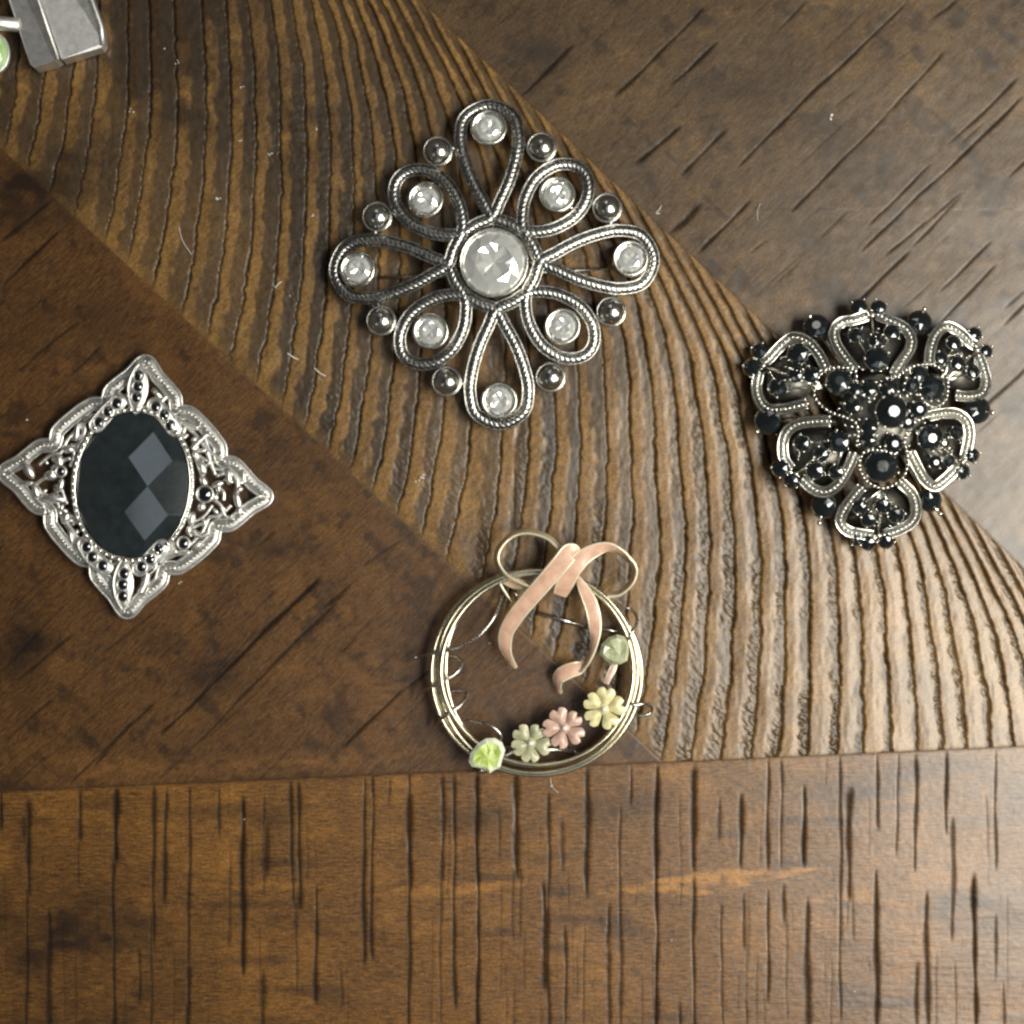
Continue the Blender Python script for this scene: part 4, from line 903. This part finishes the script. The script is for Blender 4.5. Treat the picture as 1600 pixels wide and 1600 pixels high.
m_.tube([(*q3(1245, 1140), 24), (*q3(1390, 1180), 26)], 3.2, 8); m_.tube([(*q3(1003, 1257), 10), (*q3(1060, 1330), 8)], 3.0, 8)
m_.tube([(-60, 120, 6), (60, 124, 6)], 5, 8); m_.tube([(-60, 120, 6), (-70, 140, 22)], 4, 8); m_.tube([(60, 124, 6), (70, 136, 22)], 4, 8)
m_.build("pin_frame", M_DWIRE, t3)

# ================================================================== 5: brooch cut by the corner
t5 = thing("brooch", "folded silver bar brooch with green stone cut off by the photo's corner", "brooch", 60, 20, 40)
def o5(L): return [(x-60, y-20) for x, y in L]
m_ = MB(); m_.smooth = False
def slab(bot, zt, zb_=None):
    n = len(bot); m_.add([(x-60, y-20, 6) for x, y, z in bot]+[(x-60, y-20, z-2.2) for x, y, z in bot]+[((x-60)+(.0), y-20, z) for x, y, z in bot], [list(range(n))]+[[q*n+k, q*n+(k+1) % n, (q+1)*n+(k+1) % n, (q+1)*n+k] for q in (0, 1) for k in range(n)]+[[2*n+k for k in range(n)][::-1]])
slab([(-36, -170, 34), (14, -170+0, 50), (58, -10-0, 52), (91, 92, 48), (86, 96, 46), (54, 105, 42), (48, 100, 42), (14, -2, 42)], 0)
slab([(14, -170, 48), (84, -200, 40), (141, -6, 44), (158, 42, 40), (160, 66, 38), (156, 73, 37), (96, 92, 42), (60, -10, 48)], 0)
m_.smooth = True
m_.tube([((10)-60, -170-20, 50), (58-60, -10-20, 52.5), (92-60, 94-20, 47)], 2.6, 8)
m_.tube([(84-60, -200-20, 41), (140-60, -6-20, 44), (157-60, 42-20, 41), (159-60, 70-20, 38)], 4.2, 8)
m_.build("folded_bar", M_BRUSH, t5)
m_ = MB(); m_.tube([(-160, 2, 28), (-80, 12, 32), (-30, 18, 36)], 11, 14); m_.tube([(-80, 12, 26), (-85, 60, 24)], 6, 8)
m_.tube([(-160, 2, 10), (-40, -60, 10)], 8, 8)
m_.build("arm", M_BRUSH, t5)
m_ = MB(); m_.ball((0, 0, 0), 14, 20, 12, rx=24, ry=30); m_.build("green_stone", M_GREEN, t5, (-76, 58, 26))
m_ = MB(); m_.lathe([(20, -14), (27, -10), (28, 0), (26, 2), (24, 0)], n=32, ey=1.2); m_.build("stone_cup", M_BRUSH, t5, (-76, 58, 24))

# ================================================================== lint and dust
m_ = MB()
for x, y, r in ((277, 97, 3.2), (378, 138, 3.2), (206, 172, 3.4), (256, 77, 2), (495, 202, 2.8), (376, 220, 3.0), (422, 239, 3.4), (342, 308, 4.0), (487, 337, 3.6), (765, 1005, 2.3), (862, 1228, 2.2), (41, 655, 2.6),
                (1299, 182, 4.6), (452, 462, 1.8), (1029, 332, 4), (660, 745, 4.4), (652, 752, 3.6), (1336, 1548, 2), (1050, 1468, 1.8), (1268, 1442, 2), (428, 446, 2.5), (500, 592, 2.2), (283, 909, 3), (382, 1280, 1.6)):
    for k_ in range(3):
        m_.ball((x-800+random.uniform(-2, 2)*r*.5, y-800+random.uniform(-2, 2)*r*.5, 1.2), r*.55, 6, 4, sz=.6, ang=random.uniform(0, 3), rx=r*random.uniform(.3, .75), ry=r*random.uniform(.2, .4))
def hair(pts, r=.55): m_.tube(spline([(x-800, y-800, z) for x, y, z in pts], 8), r, 5)
hair([(280, 355, 2), (284, 372, 3), (290, 384, 3), (300, 398, 2)], .5); hair([(430, 450, 2), (435, 444, 2.5), (440, 440, 2)], .9)
hair([(449, 552, 2), (458, 558, 2.4), (466, 562, 2)], 1.1); hair([(491, 575, 2), (500, 583, 2.4), (509, 588, 2)], 1.0); hair([(860, 1215, 3), (862, 1228, 2), (872, 1238, 2)], .45)
hair([(1029, 330, 2), (1033, 322, 3)], .8); hair([(1184, 345, 2), (1183, 330, 2.5), (1188, 318, 2)], .4)
do = link(bpy.data.objects.new("dust", m_.mesh("dust", M_DUST))); do["kind"] = "stuff"; do["label"] = "white specks of lint and short hairs scattered on the wood"
